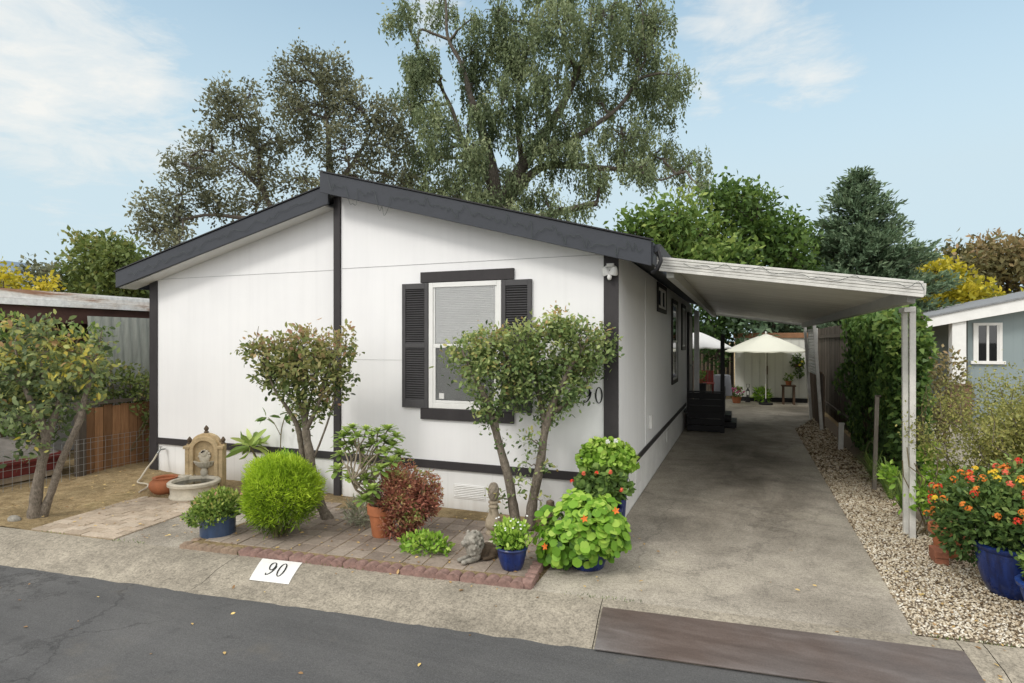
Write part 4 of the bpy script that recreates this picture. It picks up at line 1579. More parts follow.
for px, pys in ((503, (442, 500)), (541, (440, 470, 500)), (522, (440, 462, 485))):
    for py in pys:
        cl.append((at(px + RD.uniform(-8, 8), py, DR - .04), (.06, .05, .08), 2, -.02))
tr = make_tree('small_tree', 'leafy twin-trunk small tree standing before the shuttered window', 'tree', tuple(at(523, 529, DR)[:2]) + (.03,),
               lim, cl, BARK_G, G_TREE, L_OVAL, .056, 19, .056, None, .010, .0045, vvar=.2, keep=keepw, vtop=.16, vbase=.5)

# ------------------------------------------------------------------ yellowing twin-trunk tree at the left
D1 = 7.0
lim = [pxlimb([(34, 519, .075), (37, 490, .062), (42, 462, .055), (46, 440, .05), (40, 420, .045, -.05), (30, 400, .03, -.1), (20, 375, .018, -.1), (15, 345, .01, -.1)], D1),
       pxlimb([(42, 516, .06, .05), (52, 490, .045, .05), (60, 465, .042, .04), (70, 442, .040), (80, 420, .036), (84, 400, .03), (92, 375, .022), (98, 350, .012), (102, 330, .006)], D1),
       pxlimb([(46, 440, .045), (55, 415, .035, .05), (62, 390, .022, .1), (66, 355, .01, .1)], D1),
       pxlimb([(44, 450, .045), (30, 430, .035, .1), (12, 405, .025, .15), (-5, 375, .015, .15)], D1)]
rows = [(20, 355, 22, 12, .22), (48, 352, 22, 10, .26), (75, 352, 16, 12, .2), (12, 378, 20, 14, .02), (40, 375, 24, 15, .03), (66, 375, 18, 14, .12), (95, 362, 12, 16, .12), (8, 400, 18, 12, -.1), (35, 400, 22, 13, -.08), (60, 400, 14, 12, -.05), (85, 390, 10, 14, .12),
        (40, 332, 26, 9, -.02), (20, 328, 12, 8, -.05), (100, 340, 8, 9, 0), (25, 420, 18, 10, -.12), (55, 420, 12, 10, -.12), (-8, 365, 16, 20, 0), (-5, 395, 14, 14, -.05), (30, 445, 12, 10, -.15)]
make_tree('small_tree', 'yellowing small tree with forked grey trunk beside the wire fence', 'tree', tuple(at(38, 518, D1)[:2]) + (.02,), lim,
          pxclumps(rows, D1, 7, .9, .1), BARK_G, G_TREE1, L_OVAL, .08, 13, .065, None, .012, .005, vvar=.22, vtop=.1)

# ------------------------------------------------------------------ plants by the fountain
pm = thing('plumeria_plant', 'young plant with a rosette of long leaves right of the fountain', 'plant', (-5.02, -.02, 0))
m = MB()
P = smoothpath([(-4.98, -.1, 0, .018), (-4.99, -.1, .25, .017), (-5.06, -.12, .42, .015), (-5.13, -.15, .56, .014), (-5.16, -.16, .62, .012)], 4)
m.tube([tuple(p[:3]) for p in P], [p[3] for p in P], 8)
obj('stem', m, STEM, pm, smooth=True)
fl = FL()
n = 22
tt = NR.uniform(0, 6.28, n)
el = NR.uniform(-.5, .9, n)
D = np.stack((np.cos(tt) * np.cos(el), np.sin(tt) * np.cos(el), np.sin(el)), 1)
fl.add(np.tile((-5.16, -.16, .62), (n, 1)) + D * .02, D, NR.uniform(.22, .36, n), np.array([(0, .02, 0), (.3, .09, .1), (.65, .11, .08), (.9, .06, -.05), (1, 0, -.12), (.9, -.06, -.05), (.65, -.11, .08), (.3, -.09, .1), (0, -.02, 0)]), NR.uniform(.3, .9, n))
fl.build('foliage', G_SUC, pm)
spl = thing('tall_shoot', 'thin tall shoot with a few hanging leaves against the white wall', 'plant', (-4.75, .02, 0))
m = MB()
P1 = smoothpath([(-4.78, .0, 0, .008), (-4.77, .0, .4, .008), (-4.76, 0, .8, .007), (-4.70, 0, 1.02, .005), (-4.62, -.02, 1.10, .004)], 4)
P2 = smoothpath([(-4.77, 0, .78, .006), (-4.87, -.02, .95, .005), (-4.95, -.04, 1.02, .004)], 4)
m.tube([tuple(p[:3]) for p in P1], .007, 6).tube([tuple(p[:3]) for p in P2], .005, 6)
obj('stem', m, STEM, spl)
fl = FL()
for e in ((-4.62, -.02, 1.10), (-4.95, -.04, 1.03)):
    n = 6
    D = NR.normal(size=(n, 3)) * (1, .6, .6) + np.array((0, 0, -.5))
    fl.add(np.tile(e, (n, 1)) + NR.normal(size=(n, 3)) * .015, D, NR.uniform(.12, .19, n), L_OVAL, NR.uniform(.2, .8, n))
fl.build('foliage', G_MID, spl)
sm = thing('small_shrub', 'small bright green shrub behind the lime globe shrub', 'shrub', (-4.45, -.25, 0))
fl = FL()
bush_leaves(fl, (-4.42, -.3, .40), (.24, .20, .22), 700, L_QUAD, .08, .6, .2, .2, .5, .8)
bush_leaves(fl, (-4.42, -.3, .18), (.2, .18, .18), 300, L_QUAD, .08, .4, .2, .2, .5, .8)
fl.build('foliage', G_NAST, sm)

# ------------------------------------------------------------------ aeonium in terracotta
ac = np.array((-2.28, -1.22, .036))
ae = thing('potted_plant', 'tall branching succulent rosettes in a rimmed terracotta pot', 'potted plant', tuple(ac))
m = MB().lathe([(.095, 0), (.10, .01), (.132, .235), (.15, .24), (.155, .33), (.15, .338), (.132, .338), (.128, .28)], tuple(ac), 32)
obj('pot', m, TERRA, ae, smooth=True)
obj('soil', soil_mb(tuple(ac), .132, .29), SOIL, ae)
m = MB()
fl = FL()
tips = [(343, 437), (352, 428), (366, 430), (378, 432), (388, 430), (396, 437), (340, 455), (338, 470), (352, 445), (372, 445), (385, 452), (392, 462), (380, 470), (365, 462), (372, 490), (364, 500), (348, 478), (360, 450), (400, 455), (347, 432), (358, 437), (372, 436), (384, 440), (392, 446), (378, 455), (366, 478), (342, 446)]
DA = 6.05
forks = [at(356, 490, DA), at(362, 470, DA + .1), at(352, 480, DA - .1), at(374, 480, DA)]
for i, (px, py) in enumerate(tips):
    e = at(px, py, DA + RD.uniform(-.2, .2))
    f = forks[i % 4]
    P = np.vstack((curve((ac[0] + RD.uniform(-.05, .05), ac[1] + RD.uniform(-.04, .04), .31), f, 4, 0, .05), curve(f, e, 5, .08, .06)[1:]))
    if e[2] < f[2]:
        P = curve((ac[0], ac[1], .32), e, 6, .1, .05)
    m.tube([tuple(p) for p in P], list(np.linspace(.011, .007, len(P))), 6)
    n = 30
    ga = np.arange(n) * 2.39996 + RD.random() * 6
    el = np.linspace(1.25, -.35, n) + NR.normal(size=n) * .15
    D = np.stack((np.cos(ga) * np.cos(el), np.sin(ga) * np.cos(el), np.sin(el)), 1)
    s_ = np.linspace(.055, .145, n) * RD.uniform(.75, 1.05)
    fl.add(np.tile(e, (n, 1)), D, s_, L_SUCC, .85 - np.linspace(0, .5, n) + NR.normal(size=n) * .08 + RD.uniform(-.12, .12), N=np.tile((0, 0, 1.0), (n, 1)))
obj('stem', m, plain('succulent_stem', (.30, .25, .18), .8, .3, 40), ae, smooth=True)
fl.build('foliage', G_SUC, ae)

# ------------------------------------------------------------------ red nandina, ground cover, pale herb
nd = thing('red_bush', 'feathery reddish bush right of the terracotta pot', 'shrub', (-1.93, -1.12, .03))
c = np.array((-2.0, -1.14, .46))
fl = FL()
for k in range(26):
    q = unit(NR.normal(size=(1, 3)))[0] * np.array((.26, .22, .25)) + c + (0, 0, .03)
    bush_leaves(fl, q, np.array((.13, .13, .12)) * RD.uniform(.7, 1.25), 420, L_LONG * np.array((1, 1.7, 1)), .043, .58 + NR.normal() * .19, .24, .2, .1, .8, .5)
bush_leaves(fl, c + (.04, -.05, -.02), (.25, .22, .25), 1200, L_LONG * np.array((1, 1.6, 1)), .05, .36, .15, .5, .2, .8, .5)
bush_leaves(fl, c + (-.08, -.05, -.28), (.22, .2, .2), 1200, L_LONG * np.array((1, 1.6, 1)), .05, .5, .25, .25, .2, .8, .5)
fl.build('foliage', G_RED, nd)
m = MB()
for i in range(14):
    t_ = RD.uniform(0, 6.28)
    m.tube([tuple(p) for p in curve((c[0] + .05 * math.cos(t_), c[1] + .05 * math.sin(t_), .03), c + np.array((.22 * math.cos(t_), .2 * math.sin(t_), RD.uniform(-.1, .25))), 5, 0, .05)], list(np.linspace(.009, .003, 5)), 5)
obj('stem', m, STEM, nd)
gcv = thing('low_plant', 'low bright green leafy plant at the foot of the red bush', 'plant', (-1.62, -1.45, .03))
fl = FL()
bush_leaves(fl, (-1.62, -1.45, .07), (.28, .18, .13), 800, L_OVAL, .055, .55, .2, .2, .7, .7, keep=lambda P: P[:, 2] > .04)
fl.build('foliage', G_GER, gcv)
ph_ = thing('low_plant', 'straggly grey-green herb at the foot of the bronze-tipped tree', 'plant', (-2.72, -.95, .03))
fl = FL()
bush_leaves(fl, (-2.72, -.98, .15), (.2, .15, .2), 500, L_LONG, .07, .6, .2, .2, .8, .6, keep=lambda P: P[:, 2] > .03)
fl.build('foliage', leafmat('grey_herb', [(0, (.08, .085, .06)), (.5, (.2, .21, .15)), (1, (.36, .36, .28))]), ph_)

# ------------------------------------------------------------------ stone lion (one weathered cast)
li = thing('lion_statue', 'small weathered stone lion lying on the paved bed', 'statue', (-1.03, -1.50, .035))
LM = Matrix.Translation((-1.03, -1.48, .036)) @ Matrix.Rotation(rad(-125), 4, 'Z') @ Matrix.Scale(.86, 4)


def lion_part(name, parts, mat, vox, extra=None):
    m = MB()
    for c_, r_ in parts:
        m.ellip(c_, r_, None, 14)
    m.v = [tuple(LM @ Vector(p)) for p in m.v]
    o = obj(name, m, mat, li, smooth=True)
    md = o.modifiers.new('remesh', 'REMESH')
    md.mode = 'VOXEL'
    md.voxel_size = vox
    md.use_smooth_shade = True
    return o


# local +X is forward
lion_part('body', [((-.10, 0, .085), (.12, .075, .085)), ((-.16, .055, .06), (.07, .035, .06)), ((-.16, -.055, .06), (.07, .035, .06)), ((-.09, .075, .025), (.09, .025, .025)), ((-.09, -.075, .025), (.09, .025, .025)),
                   ((0, 0, .10), (.10, .075, .10)), ((-.22, .06, .03), (.06, .018, .018))], BROWNST, .006)
lion_part('paw', [((.12, .045, .03), (.10, .028, .03)), ((.12, -.045, .03), (.10, .028, .03)), ((.21, .045, .025), (.035, .032, .025)), ((.21, -.045, .025), (.035, .032, .025)), ((.05, .05, .07), (.05, .03, .06)), ((.05, -.05, .07), (.05, .03, .06))], GREYST, .006)
mane = [((.06, 0, .16), (.095, .10, .115)), ((.08, 0, .24), (.085, .09, .08))]
for i in range(120):
    q = unit(NR.normal(size=(1, 3)))[0]
    if q[0] > .55:
        continue
    b_ = np.array((.065, 0, .19)) + q * np.array((.10, .105, .13))
    mane.append((tuple(b_), (.020, .020, .020)))
lion_part('mane', mane, GREYST, .005)
lion_part('head', [((.125, 0, .235), (.06, .062, .065)), ((.185, 0, .215), (.035, .038, .028)), ((.175, 0, .235), (.035, .018, .018)), ((.18, 0, .19), (.028, .03, .015)), ((.155, .03, .255), (.015, .015, .012)), ((.155, -.03, .255), (.015, .015, .012)),
                   ((.09, .075, .30), (.02, .022, .025)), ((.09, -.075, .30), (.02, .022, .025)), ((.21, 0, .228), (.012, .016, .010))], GREYST, .005)

# turned post with carved egg top
fi = thing('garden_post', 'turned weathered post with a carved egg-shaped top behind the stone lion', 'garden ornament', (-1.24, -.62, .03))
c = (-1.20, -.72, .03)
m = MB().lathe([(.085, 0), (.09, .01), (.085, .03), (.07, .035), (.065, .05), (.085, .07), (.092, .10), (.085, .15), (.062, .20), (.05, .25), (.045, .285), (.056, .29), (.056, .305), (.045, .31), (.045, .33), (.058, .335), (.058, .35), (.04, .355)], c, 24)
obj('shaft', m, plain('weathered_post', (.36, .30, .22), .9, .3, 14, bump=.6), fi, smooth=True)
m = MB()
m.ellip((c[0], c[1], c[2] + .45), (.055, .055, .105), None, 24)
for k in range(8):
    for s in (1, -1):
        P = []
        for z in np.linspace(-.9, .9, 12):
            r = .057 * math.sqrt(max(0, 1 - z * z))
            t_ = k * math.pi / 4 + s * z * 1.4
            P.append((c[0] + r * math.cos(t_), c[1] + r * math.sin(t_), c[2] + .45 + z * .105))
        m.tube(P, .006, 5)
obj('finial', m, plain('carved_grey_wood', (.27, .23, .18), .9, .35, 20, bump=.6), fi, smooth=True)
m = MB().lathe([(.17, 0), (.175, .012), (.165, .03), (0, .03)], (-1.20, -.72, .004), 28)
tag(obj('stepping_stone', m, GREYST, None, smooth=True), 'round flat stone under the turned garden post', 'stepping stone')
m = MB().box(-1.02, -.93, -1.32, -1.23, .03, .15)
m.box(-1.03, -.92, -1.33, -1.22, .03, .05)
tag(obj('stone_block', m, STONE2, None, bevel=.012), 'small pale stone block left of the cobalt pot', 'stone block')

# ------------------------------------------------------------------ pots by the corner
def cobalt(label, c, r0, r1, h, mat=COBALT):
    t_ = thing('potted_plant', label, 'potted plant', c)
    m_ = MB().lathe([(r0 * .9, 0), (r0, .012), (r0 + (r1 - r0) * .45, h * .3), (r0 + (r1 - r0) * .8, h * .6), (r1, h * .88), (r1 + .008, h * .9), (r1 + .012, h * .96), (r1 + .006, h), (r1 - .016, h), (r1 - .02, h * .9)], c, 36)
    obj('pot', m_, mat, t_, smooth=True)
    obj('soil', soil_mb(c, r1 - .018, h * .9), SOIL, t_)
    return t_


def flower_mesh(mb_c, petals, r, cup=.3):
    vs, fs = [(0, 0, 0)], []
    n_ = petals * 4
    for i in range(n_):
        t_ = 2 * math.pi * i / n_
        rr = r * (.72 + .28 * math.cos(petals * t_))
        vs.append((rr * math.cos(t_), rr * math.sin(t_), cup * rr))
    for i in range(n_):
        fs.append((0, 1 + i, 1 + (i + 1) % n_))
    return vs, fs


def flowers(parent, pts, mats, r, heads=1, petals=5, spread=.02):
    """each flower head its own child; copies share the mesh of their colour"""
    protos = []
    for mt in mats:
        m_ = MB()
        for h in range(heads):
            d = unit(NR.normal(size=(1, 3)) + np.array((0, 0, .8)))[0] if heads > 1 else np.array((0, 0, 1.0))
            vs, fs = flower_mesh(None, petals, r)
            Q = Vector(d).to_track_quat('Z', 'Y').to_matrix()
            m_.add([tuple(Q @ Vector(v_) + Vector(d * spread)) for v_ in vs], fs, RD.random())
        o_ = obj('flower', m_, mt, parent)
        protos.append(o_)
    for i, (p, d) in enumerate(pts):
        if i < len(protos):
            o_ = protos[i]
        else:
            o_ = protos[i % len(protos)].copy()
            COL.objects.link(o_)
        o_.location = p
        o_.rotation_mode = 'QUATERNION'
        o_.rotation_quaternion = Vector(d).to_track_quat('Z', 'Y')


def fmat(name, col):
    return leafmat(name, [(0, tuple(x * .7 for x in col)), (1, tuple(min(1, x * 1.25) for x in col))], .25)


ORANGE = fmat('orange_petals', (.62, .15, .025))
REDP = fmat('red_petals', (.55, .035, .02))
YELP = fmat('yellow_petals', (.62, .36, .03))
CORAL = fmat('coral_petals', (.62, .10, .06))
WHITEP = fmat('white_petals', (.75, .74, .68))
PINK = fmat('pink_petals', (.6, .10, .25))

bp = cobalt('small cobalt blue pot of white-flowered greenery at the bed corner', (-.66, -1.56, .036), .095, .135, .20)
fl = FL()
bush_leaves(fl, (-.66, -1.56, .33), (.18, .16, .13), 650, L_OVAL, .05, .6, .18, .2, .8, .5)
bush_leaves(fl, (-.66, -1.56, .28), (.10, .1, .07), 200, L_OVAL, .05, .3, .18, .1, .8, .5)
fl.build('foliage', G_GER, bp)
flowers(bp, [((-.66 + RD.uniform(-.15, .15), -1.58 + RD.uniform(-.13, .1), RD.uniform(.40, .49)), (RD.uniform(-.4, .4), -.5, 1)) for _ in range(16)], [WHITEP], .013)

ns = cobalt('bright green nasturtium with round leaves spilling over a blue pot', (-.05, -1.18, 0), .15, .21, .30)
fl = FL()
m = MB()
nc = np.array((-.10, -1.25, .36))
P = [shell(nc, (.44, .30, .31), 420, .6), shell(nc + (-.1, -.05, -.14), (.34, .28, .2), 150, .6)]
for k in range(24):
    q = unit(NR.normal(size=(1, 3)))[0]
    if q[1] > .6:
        continue
    P.append(shell(nc + q * np.array((.36, .26, .27)), np.array((.14, .12, .11)) * RD.uniform(.7, 1.2), 42, .6))
P = np.vstack(P)
P = P[(P[:, 2] > .05)]
P[:, 2] = np.maximum(P[:, 2], .06)
d = unit(P - nc + np.array((0, 0, .12)))
N = d * .9 + np.array((.05, -.35, .55)) + NR.normal(size=P.shape) * .35
fl.add(P, np.cross(N, NR.normal(size=P.shape)), NR.uniform(.045, .098, len(P)), L_ROUND, .48 + .2 * d[:, 2] + NR.normal(size=len(P)) * .23, N)
for p in P[::3]:
    m.tube([tuple(q) for q in curve(nc + (p - nc) * .25 - np.array((0, 0, .05)), p, 4, .05, .05)], .003, 4)
obj('stem', m, plain('pale_stem', (.16, .24, .05), .6, .2), ns)
fl.build('foliage', G_NAST, ns)
flowers(ns, [((.02, -1.55, .55), (0, -1, .5)), ((.27, -1.45, .62), (.2, -1, .5)), ((-.35, -1.5, .25), (-.3, -1, .3))], [ORANGE], .035)

# geraniums: a low pot in front and a taller blue pot behind
g1 = cobalt('coral geranium in a blue pot, tucked between the nasturtium and the bushy green pot', (-.02, -.62, 0), .13, .18, .42)
fl = FL()
gcx = np.array((-.02, -.66, .64))
bush_leaves(fl, gcx, (.30, .26, .20), 900, L_ROUND, .065, .38, .18, .3, .4, .5, flat=.5)
fl.build('foliage', G_MID, g1)
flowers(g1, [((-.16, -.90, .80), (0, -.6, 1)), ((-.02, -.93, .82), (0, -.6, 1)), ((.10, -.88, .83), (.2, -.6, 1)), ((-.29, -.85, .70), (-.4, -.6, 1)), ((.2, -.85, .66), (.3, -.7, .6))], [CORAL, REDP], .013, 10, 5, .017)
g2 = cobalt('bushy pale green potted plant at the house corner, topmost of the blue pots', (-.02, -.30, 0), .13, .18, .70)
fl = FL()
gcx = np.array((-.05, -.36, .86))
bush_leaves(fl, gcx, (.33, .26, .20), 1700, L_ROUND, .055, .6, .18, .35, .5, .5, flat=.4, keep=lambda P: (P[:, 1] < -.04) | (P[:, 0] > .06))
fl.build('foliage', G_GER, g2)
flowers(g2, [((.0, -.52, 1.06), (0, -.4, 1)), ((.08, -.5, 1.07), (0, -.4, 1)), ((-.22, -.5, .78), (-.3, -.8, .6))], [WHITEP], .02, 6, 5, .014)
gn = thing('garden_gnome', 'small grey figurine peering out behind the nasturtium', 'figurine', (-.55, -.72, 0))
m = MB().lathe([(.06, 0), (.07, .02), (.05, .2), (.055, .3), (.03, .36), (.045, .40), (.04, .45), (.0, .47)], (-.52, -.85, .03), 14)
obj('body', m, BROWNST, gn, smooth=True)

# ------------------------------------------------------------------ right-hand garden
lp = thing('potted_plant', 'large glazed cobalt pot of orange-flowered lantana on the gravel', 'potted plant', (3.33, -.52, 0))
lc = (3.38, -.50, .0)
m = MB().lathe([(.14, 0), (.155, .012), (.20, .10), (.232, .22), (.246, .33), (.244, .37), (.265, .385), (.27, .41), (.26, .42), (.24, .42), (.23, .38)], lc, 44)
obj('pot', m, COBALT, lp, smooth=True)
obj('soil', soil_mb(lc, .232, .36), SOIL, lp)
fl = FL()
bc = np.array((3.40, -.42, .70))
bush_leaves(fl, bc, (.55, .50, .30), 5200, L_OVAL, .052, .45, .2, .3, .3, .7, .5)
bush_leaves(fl, bc + (-.20, .12, -.20), (.34, .32, .32), 2200, L_OVAL, .05, .4, .2, .3, .1, .8, .4)
bush_leaves(fl, bc + (.3, .2, .08), (.45, .4, .30), 1800, L_OVAL, .05, .5, .2, .3, .3, .7, .5)
fl.build('foliage', G_LANT, lp)
pts = []
while len(pts) < 98:
    q = unit(NR.normal(size=(1, 3)))[0]
    if q[1] > .3 or q[2] < -.25:
        continue
    q[2] += .25
    q /= np.linalg.norm(q)
    BL = ((bc, (.56, .51, .31)), (bc + (-.20, .12, -.20), (.35, .33, .33)), (bc + (.3, .2, .08), (.46, .41, .31)))
    ib = RD.choice((0, 0, 1, 2, 2))
    cc, rr_ = BL[ib]
    pw = cc + q * np.array(rr_)
    if any(np.linalg.norm((pw - c2_) / np.array(r2_)) < .97 for k2, (c2_, r2_) in enumerate(BL) if k2 != ib):
        continue
    pts.append((tuple(cc + q * np.array(rr_) * RD.uniform(.96, 1.04)), (q[0], q[1] - .2, q[2] + .6)))
flowers(lp, pts, [ORANGE, CORAL, ORANGE, YELP, REDP, ORANGE], .012, 17, 5, .026)

p2 = thing('potted_plant', 'small blue pot with leafy green plant at the right edge', 'potted plant', (3.42, -1.05, 0))
pc = (3.44, -1.02, 0)
m = MB().lathe([(.10, 0), (.11, .01), (.15, .12), (.18, .22), (.175, .25), (.205, .26), (.21, .285), (.2, .295), (.175, .295), (.17, .26)], pc, 40)
obj('pot', m, m_glaze('blue_glaze', (.02, .055, .22), (.012, .03, .13)), p2, smooth=True)
obj('soil', soil_mb(pc, .178, .265), SOIL, p2)
fl = FL()
bush_leaves(fl, (3.46, -1.0, .42), (.2, .2, .16), 900, L_OVAL, .05, .55, .2, .2, .6, .6)
fl.build('foliage', G_MID, p2)
flowers(p2, [((3.35, -1.15, .55), (0, -.5, 1)), ((3.42, -1.17, .52), (0, -.5, 1))], [WHITEP], .02)

tp = thing('terracotta_pot', 'square-rimmed brown terracotta pot hidden behind the lantana', 'pot', (3.20, .38, 0))
m = MB().lathe([(.12, 0), (.125, .01), (.16, .22), (.185, .225), (.185, .29), (.17, .29), (.165, .25), (0, .24)], (3.20, .38, 0), 28)
obj('body', m, TERRA, tp, smooth=True)
br = MB().box(2.99, 3.10, .05, .26, .0, .06).box(2.985, 3.095, .04, .25, .062, .125)
tag(obj('brick_stack', br, plain('brick_red', (.30, .12, .07), .9, .3, 20), None, bevel=.006), 'two loose red bricks at the foot of the carport post', 'bricks')

# airy yellow-olive shrub
ay = thing('airy_shrub', 'airy yellow-olive shrub with thin upright stems behind the lantana', 'shrub', (4.0, 1.0, 0))
m = MB()
fl = FL()
for i in range(40):
    bx, by = 3.85 + RD.uniform(-.18, .28), .75 + RD.uniform(-.2, .25)
    t_ = RD.uniform(0, 6.28)
    L = RD.uniform(.15, .85)
    e = np.array((bx + math.cos(t_) * L * .95, by + math.sin(t_) * L * .7, RD.uniform(.9, 1.75)))
    P = curve((bx, by, 0), e, 8, .1, .04)
    m.tube([tuple(p) for p in P], list(np.linspace(.010, .003, 8)), 5)
    for s in np.linspace(.35, 1, 9):
        q = P[0] + (P[-1] - P[0]) * s + np.array((0, 0, .1 * math.sin(s * math.pi) * np.linalg.norm(P[-1] - P[0])))
        n = 70
        PP = q + NR.normal(size=(n, 3)) * .085
        fl.add(PP, NR.normal(size=(n, 3)) + np.array((0, 0, .5)), NR.uniform(.02, .045, n), L_QUAD, .5 + NR.normal() * .12 + NR.normal(size=n) * .14)
for i in range(3):
    m.tube([tuple(p) for p in curve((3.95 + i * .1, .8, 0), (4.1 + i * .16, .95, 1.25 + .1 * i), 7, .05, .05)], list(np.linspace(.024, .012, 7)), 6)
obj('stem', m, BARK_G, ay)
fl.build('foliage', G_OLIVE, ay)

# bright green shrub round the post
gs_ = thing('leafy_shrub', 'bright green leafy shrub growing round the carport front post', 'shrub', (3.05, .95, 0))
fl = FL()
for cx, cy, cz_, r_, n in ((2.86, .95, .66, .12, 150), (3.16, .80, .45, .18, 240), (3.28, .95, .62, .18, 240), (2.92, .80, .40, .10, 70), (3.2, 1.1, .85, .13, 120)):
    bush_leaves(fl, (cx, cy, cz_), (r_, r_ * .8, r_), n, L_OVAL, .075, .6, .18, .1, .5, .6, keep=lambda P: (np.abs(P[:, 0] - 2.93) > .07) | (P[:, 1] < .76))
fl.build('foliage', G_GER, gs_)
m = MB()
for i in range(9):
    m.tube([tuple(p) for p in curve((3.08 + RD.uniform(-.05, .08), .98, 0), (3.05 + RD.uniform(-.25, .3), .85 + RD.uniform(-.15, .1), RD.uniform(.4, 1.0)), 6, 0, .06)], .006, 5)
obj('stem', m, STEM, gs_)

# strappy plants along the gravel
for k, (x, y, lab, n, h) in enumerate(((3.12, 2.5, 'strappy dark green clump beside the wooden stake', 70, .6), (3.14, 3.6, 'strappy clump behind the wooden stake along the gravel', 60, .5), (3.12, 1.65, 'strappy clump just behind the carport front post', 80, .6))):
    t_ = thing('strappy_plant', lab, 'plant', (x, y, 0), 'strappy plants along the gravel')
    m = MB()
    for i in range(n):
        a_ = RD.uniform(0, 6.28)
        L = RD.uniform(.2, .42)
        hh = h * RD.uniform(.4, 1)
        P = [np.array((x + math.cos(a_) * L * s + RD.uniform(-.01, .01) * s, y + math.sin(a_) * L * s, hh * math.sin(min(1, s * 1.1) * 2.0) * .95)) for s in np.linspace(0, 1, 6)]
        w = np.array((-math.sin(a_), math.cos(a_), 0)) * .011
        vs = []
        for j, p in enumerate(P):
            f_ = 1 - (j / 5) ** 2
            vs += [tuple(p - w * f_), tuple(p + w * f_)]
        m.add(vs, [(2 * j, 2 * j + 1, 2 * j + 3, 2 * j + 2) for j in range(5)], RD.uniform(.3, .95))
    obj('foliage', m, G_MID, t_)

# ivy-covered fence
FENCE_W = m_wood('weathered_boards', (.055, .045, .036), (.15, .125, .10))


def board_fence(name, label, p, q, h, bw, mat, jag=.03, rails=True, group=None, gap=.008):
    t_ = thing(name, label, 'fence', (*p, 0), group)
    p, q = Vector((*p, 0)), Vector((*q, 0))
    L = (q - p).length
    d = (q - p).normalized()
    n_ = Vector((-d.y, d.x, 0))
    M = Matrix((d, n_, Vector((0, 0, 1)))).transposed()
    m_ = MB()
    s = 0
    while s < L:
        hh = h + RD.uniform(-jag, jag)
        c_ = p + d * (s + bw / 2) + n_ * RD.uniform(-.004, .004)
        m_.obox((c_.x, c_.y, hh / 2), (bw / 2 - gap / 2, .011, hh / 2), M, RD.random())
        s += bw
    obj('board', m_, mat, t_)
    if rails:
        for z in (.3, h - .25):
            m_ = MB()
            c_ = (p + q) / 2 + n_ * .04
            m_.obox((c_.x, c_.y, z), (L / 2, .024, .042), M)
            obj('rail', m_, mat, t_)
    return t_


board_fence('board_fence', 'tall weathered board fence right of the driveway, partly under ivy', (3.62, 3.1), (3.62, 15.5), 2.5, .15, FENCE_W)
iv = thing('ivy', 'dark ivy mass covering the fence behind the carport post', 'ivy', (3.7, 4.5, 0))
fl = FL()
n = 17000
yy = NR.uniform(2.85, 8.6, n)
zz = NR.uniform(.05, 2.62, n)
edge = .30 * np.sin(zz * 2.2 + 1) + .2 * np.sin(zz * 5.1)
den = np.clip((8.0 + edge - yy) / .8, 0, 1) * np.where(zz < 1.0, .30, 1.0)
k = NR.random(n) < den
yy, zz = yy[k], zz[k]
bul = .13 + .13 * np.sin(yy * 2.3) * np.sin(zz * 3.1 + yy) + .08 * np.sin(yy * 6 + zz * 5)
xx = 3.55 - np.clip(bul, .0, .4) * (.4 + .6 * np.clip(zz / 1.3, 0, 1)) - np.abs(NR.normal(size=len(yy))) * .07
P = np.stack((xx, yy, zz), 1)
N = np.stack((-np.ones(len(P)), -.35 + NR.normal(size=len(P)) * .5, .4 + NR.normal(size=len(P)) * .5), 1)
v = .42 + .9 * (bul - .13) + NR.normal(size=len(P)) * .15 + .08 * (zz - 1.2)
fl.add(P, np.stack((NR.normal(size=len(P)) * .3, NR.normal(size=len(P)) * .7, -np.ones(len(P))), 1), NR.uniform(.05, .12, len(P)), L_IVY, v, N)
# end facing the street, rolling over the fence top
for c_, r_, n, v0 in (((3.44, 3.0, 1.9), (.26, .28, .7), 2000, .6), ((3.46, 3.0, .95), (.26, .28, .7), 1100, .5), ((3.46, 3.7, 2.3), (.28, .8, .24), 1500, .6), ((3.55, 5.5, 2.42), (.26, 2.4, .18), 1600, .5)):
    bush_leaves(fl, c_, r_, n, L_IVY, .085, v0, .18, .45, -.3, .5, .6)
fl.build('foliage', G_IVY, iv)
m = MB()
for i in range(26):
    y0 = RD.uniform(2.8, 7.5)
    P = curve((3.55, y0, 0), (3.5, y0 + RD.uniform(-.8, .8), RD.uniform(1.0, 2.3)), 7, 0, .05)
    m.tube([(min(p[0], 3.57), p[1], p[2]) for p in P], list(np.linspace(.014, .005, 7)), 5)
obj('stem', m, STEM, iv)

for (x, y, h, w, lab, mat) in ((3.05, 3.05, 1.32, .05, 'grey wooden stake leaning in front of the ivy', FENCE_W), (3.08, 6.4, .50, .085, 'short white stub post at the gravel edge', ALU)):
    t_ = thing('garden_stake', lab, 'stake', (x, y, 0))
    m = MB().obox((x, y, h / 2), (w / 2, w / 2, h / 2 + .02), Matrix.Rotation(rad(1.5), 3, 'Y'), .9)
    obj('post', m, m_wood('grey_stake', (.14, .12, .10), (.30, .27, .23), usev=False) if w < .06 else mat, t_, bevel=.005)
    obj('cap', MB().obox((x + h * .013 * 2, y, h + .012), (w / 2 + .006, w / 2 + .006, .012), Matrix.Identity(3)), mat, t_, bevel=.004)
m = MB()
P = smoothpath([(3.18, 4.3, .02, .01), (3.13, 4.25, .3, .01), (3.17, 4.0, .55, .01), (3.22, 3.75, .3, .01), (3.2, 3.7, .03, .01)], 5)
m.tube([tuple(p[:3]) for p in P], .012, 6)
